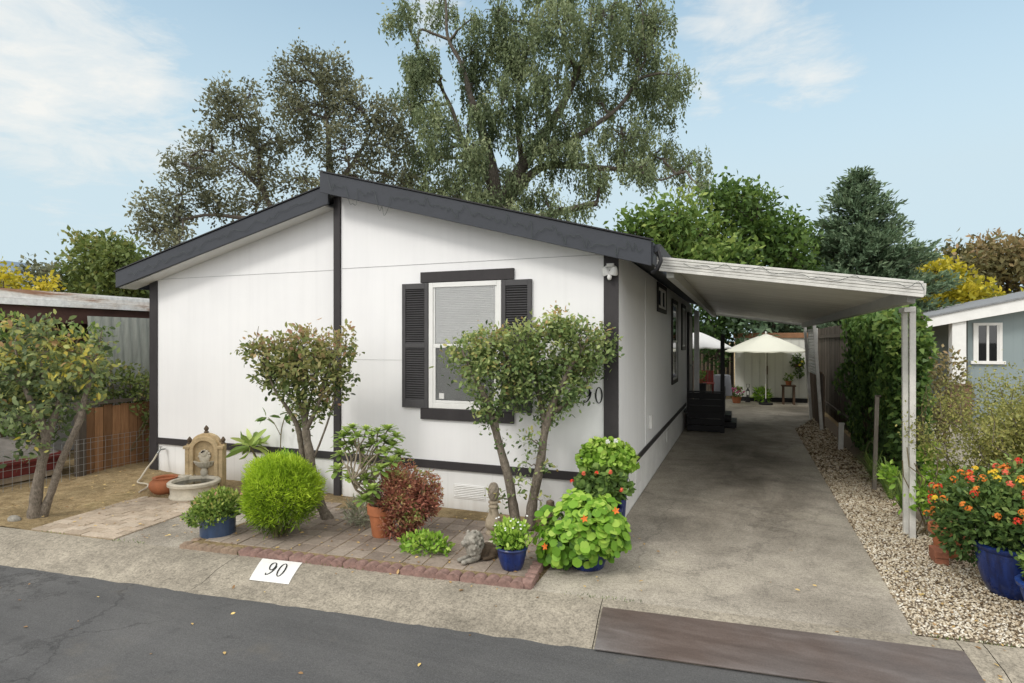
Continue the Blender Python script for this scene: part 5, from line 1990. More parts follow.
tag(obj('garden_hose', m, plain('hose_green', (.14, .16, .07), .5, .2), None, smooth=True), 'pale green coil of hose against the dark ivy', 'hose')

# lattice screen
la = thing('lattice_screen', 'white lattice panel hung between the two far carport posts', 'lattice', (2.93, 10.2, 1.2))
m = MB()
ya, yb, za, zb = 9.25, 11.15, 1.30, 2.42
m.box(2.945, 2.985, ya, ya + .05, za, zb).box(2.945, 2.985, yb - .05, yb, za, zb).box(2.945, 2.985, ya + .05, yb - .05, za, za + .05).box(2.945, 2.985, ya + .05, yb - .05, zb - .05, zb)
obj('frame', m, ALU, la)
m = MB()
for i in range(14):
    z = za + .07 + i * (zb - za - .12) / 13
    m.box(2.950, 2.960, ya + .05, yb - .05, z, z + .035)
for i in range(16):
    y = ya + .1 + i * (yb - ya - .2) / 15
    m.box(2.962, 2.972, y, y + .03, za + .05, zb - .05)
obj('lath', m, ALU, la)
board_fence('board_fence', 'low brown board fence between the far carport posts below the lattice', (3.12, 9.3), (3.12, 12.3), 1.32, .14, m_wood('brown_boards', (.06, .04, .028), (.17, .115, .08)), .05, False)

# ------------------------------------------------------------------ back of the lot
sh = thing('garden_shed', 'pale vertical-ribbed metal shed with brown roof edge at the driveway end', 'shed', (2.2, 15.9, 0))
m = MB().box(1.06, 3.36, 15.9, 17.9, .15, 2.22)
obj('wall', m, m_siding('shed_siding', (.60, .60, .55), .25, 0), sh)
m = MB()
for i in range(10):
    x = 1.10 + i * .25
    if abs(x - 2.12) > .05:
        m.box(x, x + .03, 15.885, 15.899, .15, 2.22)
obj('rib', m, plain('shed_rib', (.52, .52, .48), .5, .1), sh)
m = MB().box(1.0, 3.42, 15.82, 18.0, 2.222, 2.40)
obj('roof', m, plain('shed_roof_brown', (.24, .12, .06), .7, .3, 4), sh, bevel=.01)
obj('base', MB().box(1.04, 3.38, 15.86, 17.9, -.01, .149), BLACKP, sh)
m = MB().box(2.10, 2.115, 15.872, 15.898, .16, 2.2)
dd = obj('door', m, plain('door_gap', (.18, .14, .11), .7, .2), sh)
obj('handle', MB().box(2.09, 2.125, 15.84, 15.87, .95, 1.25), plain('rust_handle', (.12, .07, .04), .7, .3), dd)


def umbrella(label, x, y, R_, ztop, zedge, mat, n=8, rot=.3):
    t_ = thing('patio_umbrella', label, 'umbrella', (x, y, 0))
    m_ = MB()
    vs = []
    rings = 6
    for i in range(rings + 1):
        s = i / rings
        for k in range(n * 4):
            a_ = 2 * math.pi * k / (n * 4) + rot
            c_ = abs(math.cos((k / 4 - math.floor(k / 4) - .5) * math.pi))
            r_ = R_ * s * (1 - .05 * c_)
            vs.append((x + r_ * math.cos(a_), y + r_ * math.sin(a_), ztop - (ztop - zedge) * (s ** 1.12) + .035 * s * (1 - s) * 4 * .3 - .02 * c_ * s))
    K = n * 4
    fs = [(i * K + k, i * K + (k + 1) % K, (i + 1) * K + (k + 1) % K, (i + 1) * K + k) for i in range(rings) for k in range(K)]
    b_ = len(vs)
    for k in range(K):
        p = vs[rings * K + k]
        vs.append((p[0], p[1], p[2] - .03 - .015 * (k % 2)))
    fs += [(rings * K + k, rings * K + (k + 1) % K, b_ + (k + 1) % K, b_ + k) for k in range(K)]
    m_.add(vs, fs)
    obj('canopy', m_, mat, t_, smooth=True)
    obj('pole', MB().tube([(x, y, .02), (x, y, ztop - .01)], .017, 10), ALU, t_, smooth=True)
    obj('finial', MB().ellip((x, y, ztop + .03), (.03, .03, .05)), ALU, t_, smooth=True)
    obj('base', MB().lathe([(.22, .0), (.22, .05), (.05, .08), (.04, .2), (0, .2)], (x, y, 0), 20), BLACKM, t_, smooth=True)
    for k in range(n):
        a_ = 2 * math.pi * k / n + rot
        obj('rib', MB().tube([(x, y, ztop - .05), (x + R_ * .97 * math.cos(a_), y + R_ * .97 * math.sin(a_), zedge - .0)], .008, 5), plain('rib_wood', (.15, .1, .06), .6, .2), t_)


CREAM = leafmat('cream_canvas', [(0, (.66, .58, .42)), (1, (.66, .58, .42))], .3, .8)
WCAN = leafmat('white_canvas', [(0, (.66, .67, .66)), (1, (.66, .67, .66))], .3, .8)
umbrella('open cream patio umbrella in front of the shed', 2.03, 14.8, 1.32, 2.36, 1.80, CREAM)
umbrella('open white patio umbrella behind the porch post', -.02, 12.9, 1.05, 2.42, 1.93, WCAN)

# odds and ends by the shed
st_ = thing('plant_stand', 'small wooden plant stand in front of the shed door', 'stand', (2.75, 15.2, 0))
WD = m_wood('dark_wood', (.05, .032, .022), (.14, .09, .06), usev=False)
obj('top', MB().box(2.52, 2.96, 15.0, 15.4, .60, .64), WD, st_, bevel=.005)
for x in (2.58, 2.90):
    for y in (15.05, 15.35):
        obj('leg', MB().box(x - .03, x + .03, y - .03, y + .03, 0, .598), WD, st_)


def small_pot(label, c, r, h, leafn, leafr, mat, lmat, tmpl=L_OVAL, ls=.09):
    t_ = thing('potted_plant', label, 'potted plant', c)
    obj('pot', pot_mb(c, r * .75, r, h, .01, 20), mat, t_, smooth=True)
    f_ = FL()
    bush_leaves(f_, (c[0], c[1], c[2] + h + leafr * .6), (leafr, leafr, leafr), leafn, tmpl, ls, .5, .2, .2, .6, .6)
    f_.build('foliage', lmat, t_)
    return t_


small_pot('small potted plant on the wooden stand by the shed', (2.74, 15.2, .642), .10, .14, 90, .14, TERRA, G_MID)
small_pot('bushy fern in a low pot at the centre of the shed front', (1.92, 15.35, 0), .12, .12, 240, .24, BLACKM, G_GER, L_LONG, .2)
pk = small_pot('pink flowering pot left of the shed', (1.12, 15.0, 0), .16, .22, 160, .22, TERRA, G_MID)
flowers(pk, [((1.12 + RD.uniform(-.25, .25), 14.85 + RD.uniform(-.1, .1), RD.uniform(.32, .55)), (0, -.6, 1)) for _ in range(16)], [PINK], .03, 8, 5, .03)
lt = thing('garden_lantern', 'black garden lantern standing before the shed wall', 'lantern', (1.47, 15.5, 0))
obj('base', MB().box(1.40, 1.56, 15.42, 15.58, .0, .04).box(1.42, 1.54, 15.44, 15.56, .04, .07), BLACKM, lt)
obj('cage', MB().box(1.42, 1.44, 15.44, 15.46, .07, .38).box(1.52, 1.54, 15.44, 15.46, .07, .38).box(1.42, 1.44, 15.54, 15.56, .07, .38).box(1.52, 1.54, 15.54, 15.56, .07, .38).box(1.45, 1.51, 15.47, 15.53, .07, .25), BLACKM, lt)
obj('roof', MB().lathe([(.10, .38), (.03, .47), (.015, .5), (0, .51)], (1.48, 15.5, 0), 4, rot=math.pi / 4), BLACKM, lt)
obj('handle', MB().tube([(1.43, 15.5, .5), (1.43, 15.5, .62), (1.53, 15.5, .62), (1.53, 15.5, .5), (1.48, 15.5, .5)], .008, 5), BLACKM, lt)
wr = thing('hanging_basket', 'leafy hanging basket with yellow bloom on the right of the shed', 'hanging basket', (3.1, 15.7, 1.3))
fl = FL()
bush_leaves(fl, (3.06, 15.7, 1.42), (.2, .14, .28), 260, L_OVAL, .09, .4, .2, .2, .1, .6)
bush_leaves(fl, (3.1, 15.7, 1.1), (.13, .1, .25), 120, L_OVAL, .09, .35, .2, .2, -.4, .6)
fl.build('foliage', G_MID, wr)
obj('basket', MB().lathe([(.03, 1.2), (.12, 1.24), (.15, 1.33), (.13, 1.33), (.0, 1.3)], (3.06, 15.7, 0), 16), BROWNST, wr, smooth=True)
obj('hanger', MB().tube([(3.06, 15.7, 1.33), (3.06, 15.7, 1.9), (3.06, 15.88, 1.95)], .006, 5), BLACKM, wr)
flowers(wr, [((3.18, 15.55, 1.42), (0, -1, .3)), ((3.1, 15.53, 1.3), (0, -1, .3))], [YELP], .05)
board_fence('board_fence', 'dark board fence across the back of the lot behind the porch', (-5.0, 18.2), (1.0, 18.2), 1.9, .15, FENCE_W)
small_pot('small green potted plant by the white porch post', (.20, 11.0, .92), .07, .12, 90, .14, TERRA, G_MID)
tag(obj('planter_shelf', MB().box(.06, .34, 10.86, 11.14, .48, .90).box(.04, .36, 10.84, 11.16, .90, .92), BLACKP, None, bevel=.004), 'black shelf box on the porch under the small green plant', 'shelf')

# ------------------------------------------------------------------ neighbour house, right
NY = 12.0
nb_ = thing('neighbour_house', 'blue-grey neighbouring house with white gable fascia and sliding window', 'house', (9.5, NY, 0))
BLUEG = m_siding('bluegrey_siding', (.26, .315, .325), .2, 0)
nz = lambda x: 2.68 + .22 * (x - 5.6)
m = MB()
m.prism([(6.75, NY, 0), (13, NY, 0), (13, NY, nz(13) - .2), (6.75, NY, nz(6.75) - .2)], (0, .15, 0))
m.box(6.75, 6.9, NY + .152, NY + 14, 0, 2.7)
obj('wall', m, BLUEG, nb_)
m = MB()
m.prism([(5.55, NY - .5, nz(5.55) - .25), (13.3, NY - .5, nz(13.3) - .42), (13.3, NY - .5, nz(13.3)), (5.55, NY - .5, nz(5.55))], (0, .04, 0))
obj('fascia', m, WPAINT, nb_, bevel=.005)
m = MB()
m.prism([(5.5, NY - .54, nz(5.5) + .003), (13.3, NY - .54, nz(13.3) + .003), (13.3, NY - .54, nz(13.3) + .05), (5.5, NY - .54, nz(5.5) + .05)], (0, 15, 0))
obj('roof', m, plain('grey_shingles', (.24, .25, .26), .9, .25, 9, bump=.5), nb_)
m = MB()
m.prism([(5.56, NY - .455, nz(5.56) - .22), (13.2, NY - .455, nz(13.2) - .22), (13.2, NY - .455, nz(13.2) - .19), (5.56, NY - .455, nz(5.56) - .19)], (0, .45, 0))
m.prism([(5.56, NY + .01, nz(5.56) - .22), (6.74, NY + .01, nz(6.74) - .22), (6.74, NY + .01, nz(6.74) - .19), (5.56, NY + .01, nz(5.56) - .19)], (0, 13, 0))
obj('soffit', m, SOFFIT, nb_)
m = MB().box(6.30, 6.60, NY - .42, NY - .12, 1.02, nz(6.4) - .225)
obj('column', m, WPAINT, nb_, bevel=.01)
m = MB().box(6.24, 6.70, NY - .48, NY - .06, 0, .98)
m.box(6.21, 6.73, NY - .51, NY - .03, .98, 1.02)
obj('column_base', m, plain('brown_brick', (.20, .12, .085), .9, .35, 12), nb_)
W = obj('window', MB().box(6.86, 6.93, NY - .05, NY - .002, 1.60, 2.58).box(7.40, 7.47, NY - .05, NY - .002, 1.60, 2.58).box(6.93, 7.40, NY - .05, NY - .002, 2.51, 2.58).box(6.80, 7.53, NY - .08, NY - .002, 1.52, 1.60), WPAINT, nb_, bevel=.005)
obj('mullion', MB().box(7.14, 7.19, NY - .045, NY - .004, 1.601, 2.509).box(6.931, 6.97, NY - .035, NY - .004, 1.601, 2.509).box(7.36, 7.399, NY - .035, NY - .004, 1.601, 2.509), WPAINT, W)
obj('pane', MB().box(6.97, 7.14, NY - .02, NY - .016, 1.601, 2.509).box(7.19, 7.36, NY - .02, NY - .016, 1.601, 2.509), DGLASS, W)
obj('curtain', MB().box(6.97, 7.36, NY - .012, NY - .003, 1.601, 2.509), plain('dark_curtain', (.05, .055, .055), .8, .4, 5), W)
mb = MB()
mb.add([(3.72, 1.0, -.002), (14, 1.9, -.002), (14, NY, -.002), (3.72, NY, -.002)], [(0, 1, 2, 3)])
struct('gravel_court', mb, plain('pale_gravel', (.42, .38, .31), .95, .4, 45, bump=.8))
bnch = thing('garden_wall', 'low pale block wall behind the airy shrub', 'wall', (7, 5.6, 0))
m = MB()
for r in range(3):
    for i in range(9):
        x = 5.3 + i * .41 + (.2 if r % 2 else 0)
        m.box(x, x + .40, 5.5, 5.68, .0 + r * .19, .185 + r * .19, RD.random())
obj('block', m, m_vshade('pale_blocks', [(0, (.4, .37, .31)), (1, (.58, .54, .47))]), bnch, bevel=.008)
for (c_, r_, lab, mt, n) in (((5.05, 7.6, 1.0), (.5, .5, .95), 'orange-green autumn shrub left of the neighbour column', G_BRN, 1500), ((7.7, 9.5, .55), (.9, .6, .55), 'low olive shrub below the neighbour window', G_OLIVE, 1600), ((6.1, 3.2, .45), (.6, .5, .5), 'straw-coloured shrub at the right edge behind the lantana', G_OLIVE, 1600)):
    t_ = thing('garden_shrub', lab, 'shrub', (c_[0], c_[1], 0))
    fl = FL()
    bush_leaves(fl, c_, r_, n, L_QUAD, .09, .55, .2, .25, .4, .7, .6, keep=lambda P: P[:, 2] > .02)
    fl.build('foliage', mt, t_)
    m = MB()
    for i in range(10):
        m.tube([tuple(p) for p in curve((c_[0] + RD.uniform(-.1, .1), c_[1], 0), (c_[0] + RD.uniform(-.6, .6) * r_[0], c_[1] + RD.uniform(-.5, .5) * r_[1], c_[2] + RD.uniform(-.1, .6) * r_[2]), 5, 0, .06)], .012, 5)
    obj('stem', m, STEM, t_)

# ------------------------------------------------------------------ left side
wf = thing('wire_fence', 'low welded wire mesh fence along the left side', 'fence', (-8, -1, 0))
m = MB()
y = -3.0
while y < .75:
    m.tube([(-8 + RD.uniform(-.01, .01), y, .0), (-8 + RD.uniform(-.015, .015), y + RD.uniform(-.01, .01), .62)], .0028, 4)
    y += .105
for z in (.03, .135, .24, .345, .45, .555, .62):
    m.tube([(-8.003, -3.0, z), (-8.003, .75, z)], .0028, 4)
obj('mesh', m, GREYMET, wf)
for y in (-1.75, .6):
    obj('post', MB().box(-8.04, -8.0, y - .02, y + .02, 0, .72), GREYMET, wf)
bf = board_fence('board_fence', 'short orange-brown board fence behind the wire mesh', (-8.12, -.50), (-8.12, 2.2), 1.08, .14, m_wood('orange_boards', (.16, .075, .035), (.36, .20, .10)), .02, False)
obj('rail', MB().box(-8.15, -8.05, -.55, 2.2, 1.12, 1.17), FENCE_W, bf)
obj('post', MB().box(-8.17, -8.06, -.62, -.51, 0, 1.2), FENCE_W, bf)
cs = thing('corrugated_screen', 'grey corrugated fibreglass sheets hanging under the white roof', 'screen', (-8.75, .7, 1.4))
m = MB()
vs = []
ny = 90
for i in range(ny + 1):
    y = -.05 + 2.4 * i / ny
    for z in (1.35, 1.7, 2.1, 2.52):
        vs.append((-8.75 + .018 * math.sin(i * 1.05) + (z - 2.52) * .06, y + (z - 2.5) * -.12, z))
m.add(vs, [(i * 4 + k, (i + 1) * 4 + k, (i + 1) * 4 + k + 1, i * 4 + k + 1) for i in range(ny) for k in range(3)])
obj('sheet', m, plain('fibreglass', (.46, .48, .44), .5, .3, 2.5, stretch=(1, 6, .6)), cs)
nl = thing('neighbour_carport', 'rust-streaked white metal carport roof on the left with maroon soffit', 'carport', (-11, 5, 0))
MR = m_metalroof()
m = MB()
m.prism([(-14, -1.6, 3.02), (-9.0, -1.6, 2.86), (-9.0, -1.6, 2.90), (-14, -1.6, 3.06)], (0, 22, 0))
obj('roof', m, MR, nl)
m = MB().box(-9.03, -8.99, -1.62, 20.4, 2.76, 2.88).box(-9.0, -8.96, -1.62, 20.4, 2.66, 2.755)
obj('gutter', m, MR, nl, bevel=.004)
m = MB().box(-9.5, -9.06, -1.58, 20, 2.40, 2.655).box(-9.6, -9.5, -1.58, 20, 1.9, 2.7)
obj('soffit', m, plain('maroon_paint', (.10, .05, .04), .6, .3, 4), nl)
m = MB().box(-11, -10.8, -1.58, 20, 0, 2.6)
obj('wall', m, plain('pale_grey_wall', (.42, .42, .42), .7, .12, 3), nl)
obj('post', MB().box(-9.2, -9.1, -1.5, -1.4, 0, 2.4), WPAINT, nl)
gct = thing('garden_cart', 'maroon garden cart under a grey tarpaulin behind the wire fence', 'cart', (-8.8, -1.3, 0))
obj('body', MB().box(-9.4, -8.35, -1.9, -.65, .17, .40).box(-9.45, -8.3, -1.95, -.6, .34, .42), plain('maroon_cart', (.13, .022, .02), .55, .3, 5), gct, bevel=.02)
obj('tray', MB().box(-9.35, -8.4, -1.85, -.7, .08, .168), plain('tan_cart', (.35, .28, .2), .7, .3, 6), gct, bevel=.01)
for x, y in ((-8.5, -.9), (-8.5, -1.65), (-9.2, -.9), (-9.2, -1.65)):
    w_ = obj('wheel', MB().tube([(x - .05, y, .13), (x + .05, y, .13)], .13, 18), BLACKM, gct, smooth=True)
    obj('hub', MB().tube([(x + .045, y, .13), (x + .06, y, .13)], .05, 12), GREYMET, w_, smooth=True)
m = MB()
vs = []
for i in range(21):
    for j in range(21):
        u, v_ = i / 20 * 2 - 1, j / 20 * 2 - 1
        hgt = .42 + .30 * (1 - abs(u) ** 2.6) * (1 - abs(v_) ** 2.6) + .012 * math.sin(u * 9 + v_ * 4)
        vs.append((-8.87 + u * .57, -1.27 + v_ * .68, hgt - .04))
m.add(vs, [(i * 21 + j, (i + 1) * 21 + j, (i + 1) * 21 + j + 1, i * 21 + j + 1) for i in range(20) for j in range(20)])
obj('tarpaulin', m, plain('grey_tarp', (.22, .20, .18), .8, .2, 6), gct, smooth=True)
for (cs_, lab, mt, sz_) in (
        ([((-8.35, .2, 1.35), (.35, .6, .40), 900), ((-8.4, 1.0, 1.2), (.3, .6, .35), 700), ((-8.0, .65, .9), (.18, .35, .5), 500), ((-8.3, -.3, 1.6), (.25, .3, .45), 350)], 'leafy vine climbing over the orange-brown fence', G_FAR, .075),
        ([((-9.0, -.9, 1.3), (.45, .7, .8), 1300), ((-8.8, -1.2, 2.1), (.3, .5, .45), 420), ((-8.6, -.3, 2.0), (.25, .5, .45), 330)], 'straggly shrub below the maroon soffit', G_MID, .09),
        ([((-8.7, -1.9, .75), (.3, .3, .25), 500)], 'bright green shrub at the far left behind the cart', G_BROAD, .08)):
    b0 = cs_[0][0]
    t_ = thing('side_shrub', lab, 'shrub', (b0[0], b0[1], 0))
    fl = FL()
    m = MB()
    for c_, r_, n in cs_:
        bush_leaves(fl, c_, r_, n, L_OVAL, sz_, .5, .2, .2, .2, .6, .6)
        for i in range(6):
            m.tube([tuple(p) for p in curve((b0[0] + RD.uniform(-.15, .15), b0[1] + RD.uniform(-.2, .2), 0), np.array(c_) + NR.normal(size=3) * np.array(r_) * .5, 6, 0, .06)], .01, 5)
    fl.build('foliage', mt, t_)
    obj('stem', m, STEM, t_)
# stones at the foot of the left tree
for i, (x, y, r_, lab) in enumerate(((-6.62, -2.26, .10, 'grey rounded rock at the foot of the yellowing tree'), (-6.95, -2.30, .09, 'pale flat rock at the far left by the kerb'), (-7.25, -2.36, .09, 'pale rock at the picture edge beside the kerb'))):
    co, idx, k_, a_ = pebble_mesh(np.array([x]), np.array([y]), np.array([r_]), np.array([.03]), np.array([.5]))
    o = rawmesh('rock', co, idx, k_, a_, GREYST if i == 0 else STONE2, None, True)
    sb = o.modifiers.new('sub', 'SUBSURF')
    sb.levels = sb.render_levels = 2
    tag(o, lab, 'rock')

# fallen leaves and crumbs
fl = FL()
n = 900
x = NR.uniform(-7.8, 3.2, n)
y = np.where(NR.random(n) < .965, NR.uniform(-2.2, -.05, n), NR.uniform(-4.5, -2.2, n))
keep_ = ((x > 2.5) & (y < 0)) | ((x < -.4) & (x > -7.9)) | (NR.random(n) < .12)
x, y = x[keep_], y[keep_]
z = np.where((x > -4) & (x < -.45) & (y > back_y(x) + .1), .042, .02)
v_ = (back_y(x) - y) * .9957
z = np.where(v_ > 0, np.array([kz(q) for q in v_]) + .006, z)
z = np.where(x < -6.2, np.maximum(z, .07), z)
z = np.where(v_ > .6, -.098, np.where((v_ > 0) & (x < -6.2), np.array([kz(q) for q in v_]) + .006, z))
P = np.stack((x, y, z), 1)
fl.add(P, np.stack((NR.normal(size=len(P)), NR.normal(size=len(P)), NR.normal(size=len(P)) * .1), 1), NR.uniform(.02, .05, len(P)), L_OVAL, NR.random(len(P)), N=np.tile((0, 0, 1.0), (len(P), 1)) + NR.normal(size=(len(P), 3)) * .2)
o = fl.build('fallen_leaves', leafmat('dry_leaves', [(0, (.10, .055, .025)), (.5, (.24, .15, .07)), (1, (.45, .33, .12))], .1))
o['kind'] = 'stuff'
# short weeds along the kerb joints and bed
fl = FL()
n = 900
x = NR.uniform(-7.5, 3.3, n)
y = -1.83 + KS * x + NR.normal(size=n) * .012 + np.where(NR.random(n) < .3, .0, -.0)
gate = (np.sin(x * 5.1) + np.sin(x * 2.3 + 1) + NR.normal(size=n) * .4) > .9
x, y = x[gate], y[gate]
P = np.stack((x, y, np.full(len(x), .0)), 1)
fl.add(P, np.stack((NR.normal(size=len(P)) * .5, NR.normal(size=len(P)) * .5, np.ones(len(P))), 1), NR.uniform(.012, .035, len(P)), L_LONG, NR.random(len(P)))
o = fl.build('weeds', G_MID)
o['kind'] = 'stuff'

# ------------------------------------------------------------------ background trees
DO = 26
lim = [pxlimb([(345, 345, .34), (340, 270, .30), (335, 225, .24), (330, 180, .17), (328, 130, .10), (322, 85, .04)], DO),
       pxlimb([(338, 250, .2), (305, 228, .16), (275, 212, .13), (260, 180, .10), (258, 150, .08), (240, 110, .03)], DO),
       pxlimb([(290, 220, .12), (245, 218, .09), (205, 215, .07), (170, 225, .04), (150, 235, .02)], DO),
       pxlimb([(332, 190, .12), (355, 160, .08), (372, 130, .05), (382, 105, .02)], DO),
       pxlimb([(262, 190, .08), (235, 165, .06), (205, 150, .04), (185, 160, .02)], DO)]
rows = [(155, 232, 24, 18), (178, 245, 26, 14), (182, 195, 26, 22), (205, 155, 28, 20, -.05), (190, 170, 24, 16), (238, 118, 28, 22, -.04), (228, 98, 20, 14), (250, 95, 12, 10), (288, 82, 18, 26), (295, 62, 12, 12), (328, 72, 20, 20), (322, 60, 12, 8), (318, 105, 28, 26, .03), (345, 100, 22, 20), (362, 112, 26, 24), (388, 148, 24, 26, -.05), (392, 120, 14, 18),
        (345, 150, 30, 24, -.04), (305, 140, 26, 22), (245, 175, 34, 22, .1), (270, 140, 24, 20), (225, 205, 26, 16, -.08), (258, 205, 24, 14, .05), (305, 180, 30, 16), (370, 185, 30, 18), (400, 185, 18, 20), (145, 210, 14, 10), (330, 195, 30, 14, .08), (212, 130, 16, 10), (290, 110, 20, 16), (175, 218, 20, 12)]
make_tree('oak_tree', 'open-crowned grey-green tree behind the left half of the roof', 'tree', tuple(at(345, 345, DO)[:2]) + (0,), lim, pxclumps(rows, DO, 4.4, .9, 1.0), BARK_O, G_OAK, L_QUAD, .17, 46, .21, None, .07, .024, vvar=.16, vtop=.18)

DC = 28
lim = [pxlimb([(497, 345, .55), (497, 260, .5), (498, 225, .42), (496, 195, .32), (490, 165, .30), (482, 130, .22), (470, 95, .15), (462, 65, .10), (448, 38, .08), (446, 5, .06), (442, -25, .04)], DC),
       pxlimb([(500, 220, .42), (512, 185, .34), (530, 155, .28), (548, 128, .22), (565, 100, .17), (578, 70, .13), (588, 40, .09), (592, 5, .05)], DC),
       pxlimb([(506, 200, .30), (540, 168, .18), (575, 166, .14), (605, 168, .12), (640, 172, .09), (662, 180, .05), (690, 165, .04)], DC),
       pxlimb([(500, 228, .24), (530, 220, .20), (560, 212, .16), (597, 203, .14)], DC - 1),
       pxlimb([(493, 185, .2), (475, 165, .15), (462, 140, .13), (452, 110, .10), (440, 85, .06)], DC),
       pxlimb([(450, 40, .07), (434, 34, .06), (420, 30, .055), (418, 48, .03)], DC),
       pxlimb([(530, 155, .18), (560, 145, .14), (595, 125, .12), (625, 100, .09), (645, 60, .05)], DC),
       pxlimb([(522, 165, .14), (518, 120, .12), (520, 75, .09), (535, 30, .06), (540, -20, .04)], DC),
       pxlimb([(482, 215, .2), (478, 190, .12), (474, 165, .10)], DC)]
rows = [(415, 70, 20, 34), (408, 105, 16, 24), (405, 15, 20, 16), (432, 60, 14, 20), (440, 5, 20, 14, -.05), (470, 55, 20, 24, -.1), (478, 85, 18, 26, -.22), (490, 115, 18, 20, -.2), (500, 60, 24, 22), (525, 45, 30, 26, .05), (555, 25, 32, 26), (540, 85, 30, 22, -.02), (590, 60, 30, 28, .06), (590, 100, 28, 20, .05), (635, 55, 26, 34, .02), (655, 30, 20, 30, .05), (652, 95, 28, 36, .04), (675, 75, 14, 26), (622, 135, 34, 26, .12), (565, 125, 28, 18), (535, 120, 22, 18, -.08),
        (505, 95, 26, 22), (440, 125, 26, 26, .05), (425, 155, 26, 20, .04), (440, 190, 34, 20, .1), (470, 175, 22, 22, .06), (405, 185, 20, 18), (500, 175, 20, 14, .05), (520, 200, 26, 10), (545, 195, 20, 10), (560, 155, 26, 12, .04), (655, 155, 26, 22, .06), (690, 165, 16, 20, .02), (700, 185, 10, 14), (500, 10, 34, 20), (600, 15, 30, 24), (640, 5, 20, 20), (560, -15, 40, 16), (470, 20, 14, 12), (475, 202, 20, 14, .1), (505, 208, 20, 12, .12), (530, 216, 22, 8, .06), (425, 208, 26, 12, .08), (455, 218, 20, 10, .08), (540, 222, 24, 8, -.1), (470, 150, 14, 20), (590, 175, 24, 10)]
front = pxclumps([(490, 190, 16, 12, .08), (478, 150, 14, 16, .05), (515, 175, 14, 12, .05), (470, 120, 12, 16, -.1), (545, 150, 18, 10, .05), (460, 200, 22, 14, .1), (505, 215, 26, 9, .1), (575, 150, 22, 10, .05), (530, 222, 20, 7, .05), (560, 208, 16, 7, 0), (580, 207, 12, 5, 0), (600, 170, 18, 9, .03), (640, 168, 20, 10, .04), (520, 140, 14, 14, 0)], DC - 1.6, 4, .5, .3)
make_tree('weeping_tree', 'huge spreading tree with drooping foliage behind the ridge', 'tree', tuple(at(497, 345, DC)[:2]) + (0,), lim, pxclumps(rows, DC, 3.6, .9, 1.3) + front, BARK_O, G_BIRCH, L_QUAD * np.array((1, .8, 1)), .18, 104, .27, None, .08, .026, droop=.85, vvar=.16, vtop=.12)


def simple_tree(name, label, D, rows, bark, leaf, tmpl, ls, per, spread, dens, group, trunk_r, **kw):
    cx = float(np.mean([r[0] for r in rows]))
    cy = float(np.max([r[1] for r in rows]))
    b = at(cx, 341.5, D)
    top = min(r[1] - r[3] * .3 for r in rows)
    zt = at(cx, top, D)[2]
    L = [(b[0], b[1], 0, trunk_r), (b[0] + .1, b[1], zt * .35, trunk_r * .8), (b[0] - .1, b[1] + .1, zt * .7, trunk_r * .45), (b[0], b[1], zt * .95, trunk_r * .1)]
    return make_tree(name, label, 'tree', (b[0], b[1], 0), [L], pxclumps(rows, D, dens * 1.15, .95, D * .03), bark, leaf, tmpl, ls * 1.2, int(per * 1.6), spread, group, trunk_r * .3, trunk_r * .1, **kw)


GRP = 'trees behind the lot'
simple_tree('leafy_tree', 'light green leafy tree right of the big drooping tree', 22, [(650, 225, 20, 16), (632, 232, 14, 12), (675, 215, 22, 20, .05), (665, 245, 34, 18, .05), (700, 235, 26, 24, .06), (640, 255, 26, 14), (690, 265, 40, 18, .05), (725, 262, 24, 18)], BARK_D, G_BROAD, L_QUAD, .20, 22, .26, 4.6, GRP, .2, vbase=.55)
simple_tree('leafy_tree', 'rounded mid-green tree left of the tall conifer', 24, [(735, 210, 28, 20), (720, 195, 16, 12), (755, 215, 26, 20, -.05), (775, 235, 28, 18), (745, 245, 40, 22, -.04), (790, 255, 26, 18, -.05), (720, 270, 40, 20, -.05), (780, 280, 34, 18, -.08), (802, 240, 12, 10)], BARK_D, G_BROAD, L_QUAD, .21, 22, .28, 4.6, GRP, .2, vbase=.42)
for lab, D, rows, lf, sh_ in (('dark tree seen under the carport left of the shed', 21.5, [(708, 318, 22, 22), (735, 312, 20, 14, -.05), (715, 345, 14, 20, -.1)], G_BROAD, .2), ('dark green tree seen under the carport above the shed', 21, [(775, 315, 26, 12), (800, 322, 20, 12), (750, 318, 16, 10)], G_CONI, .28)):
    simple_tree('leafy_tree', lab, D, rows, BARK_D, lf, L_QUAD, .2, 20, .26, 5, GRP, .14, vbase=sh_)

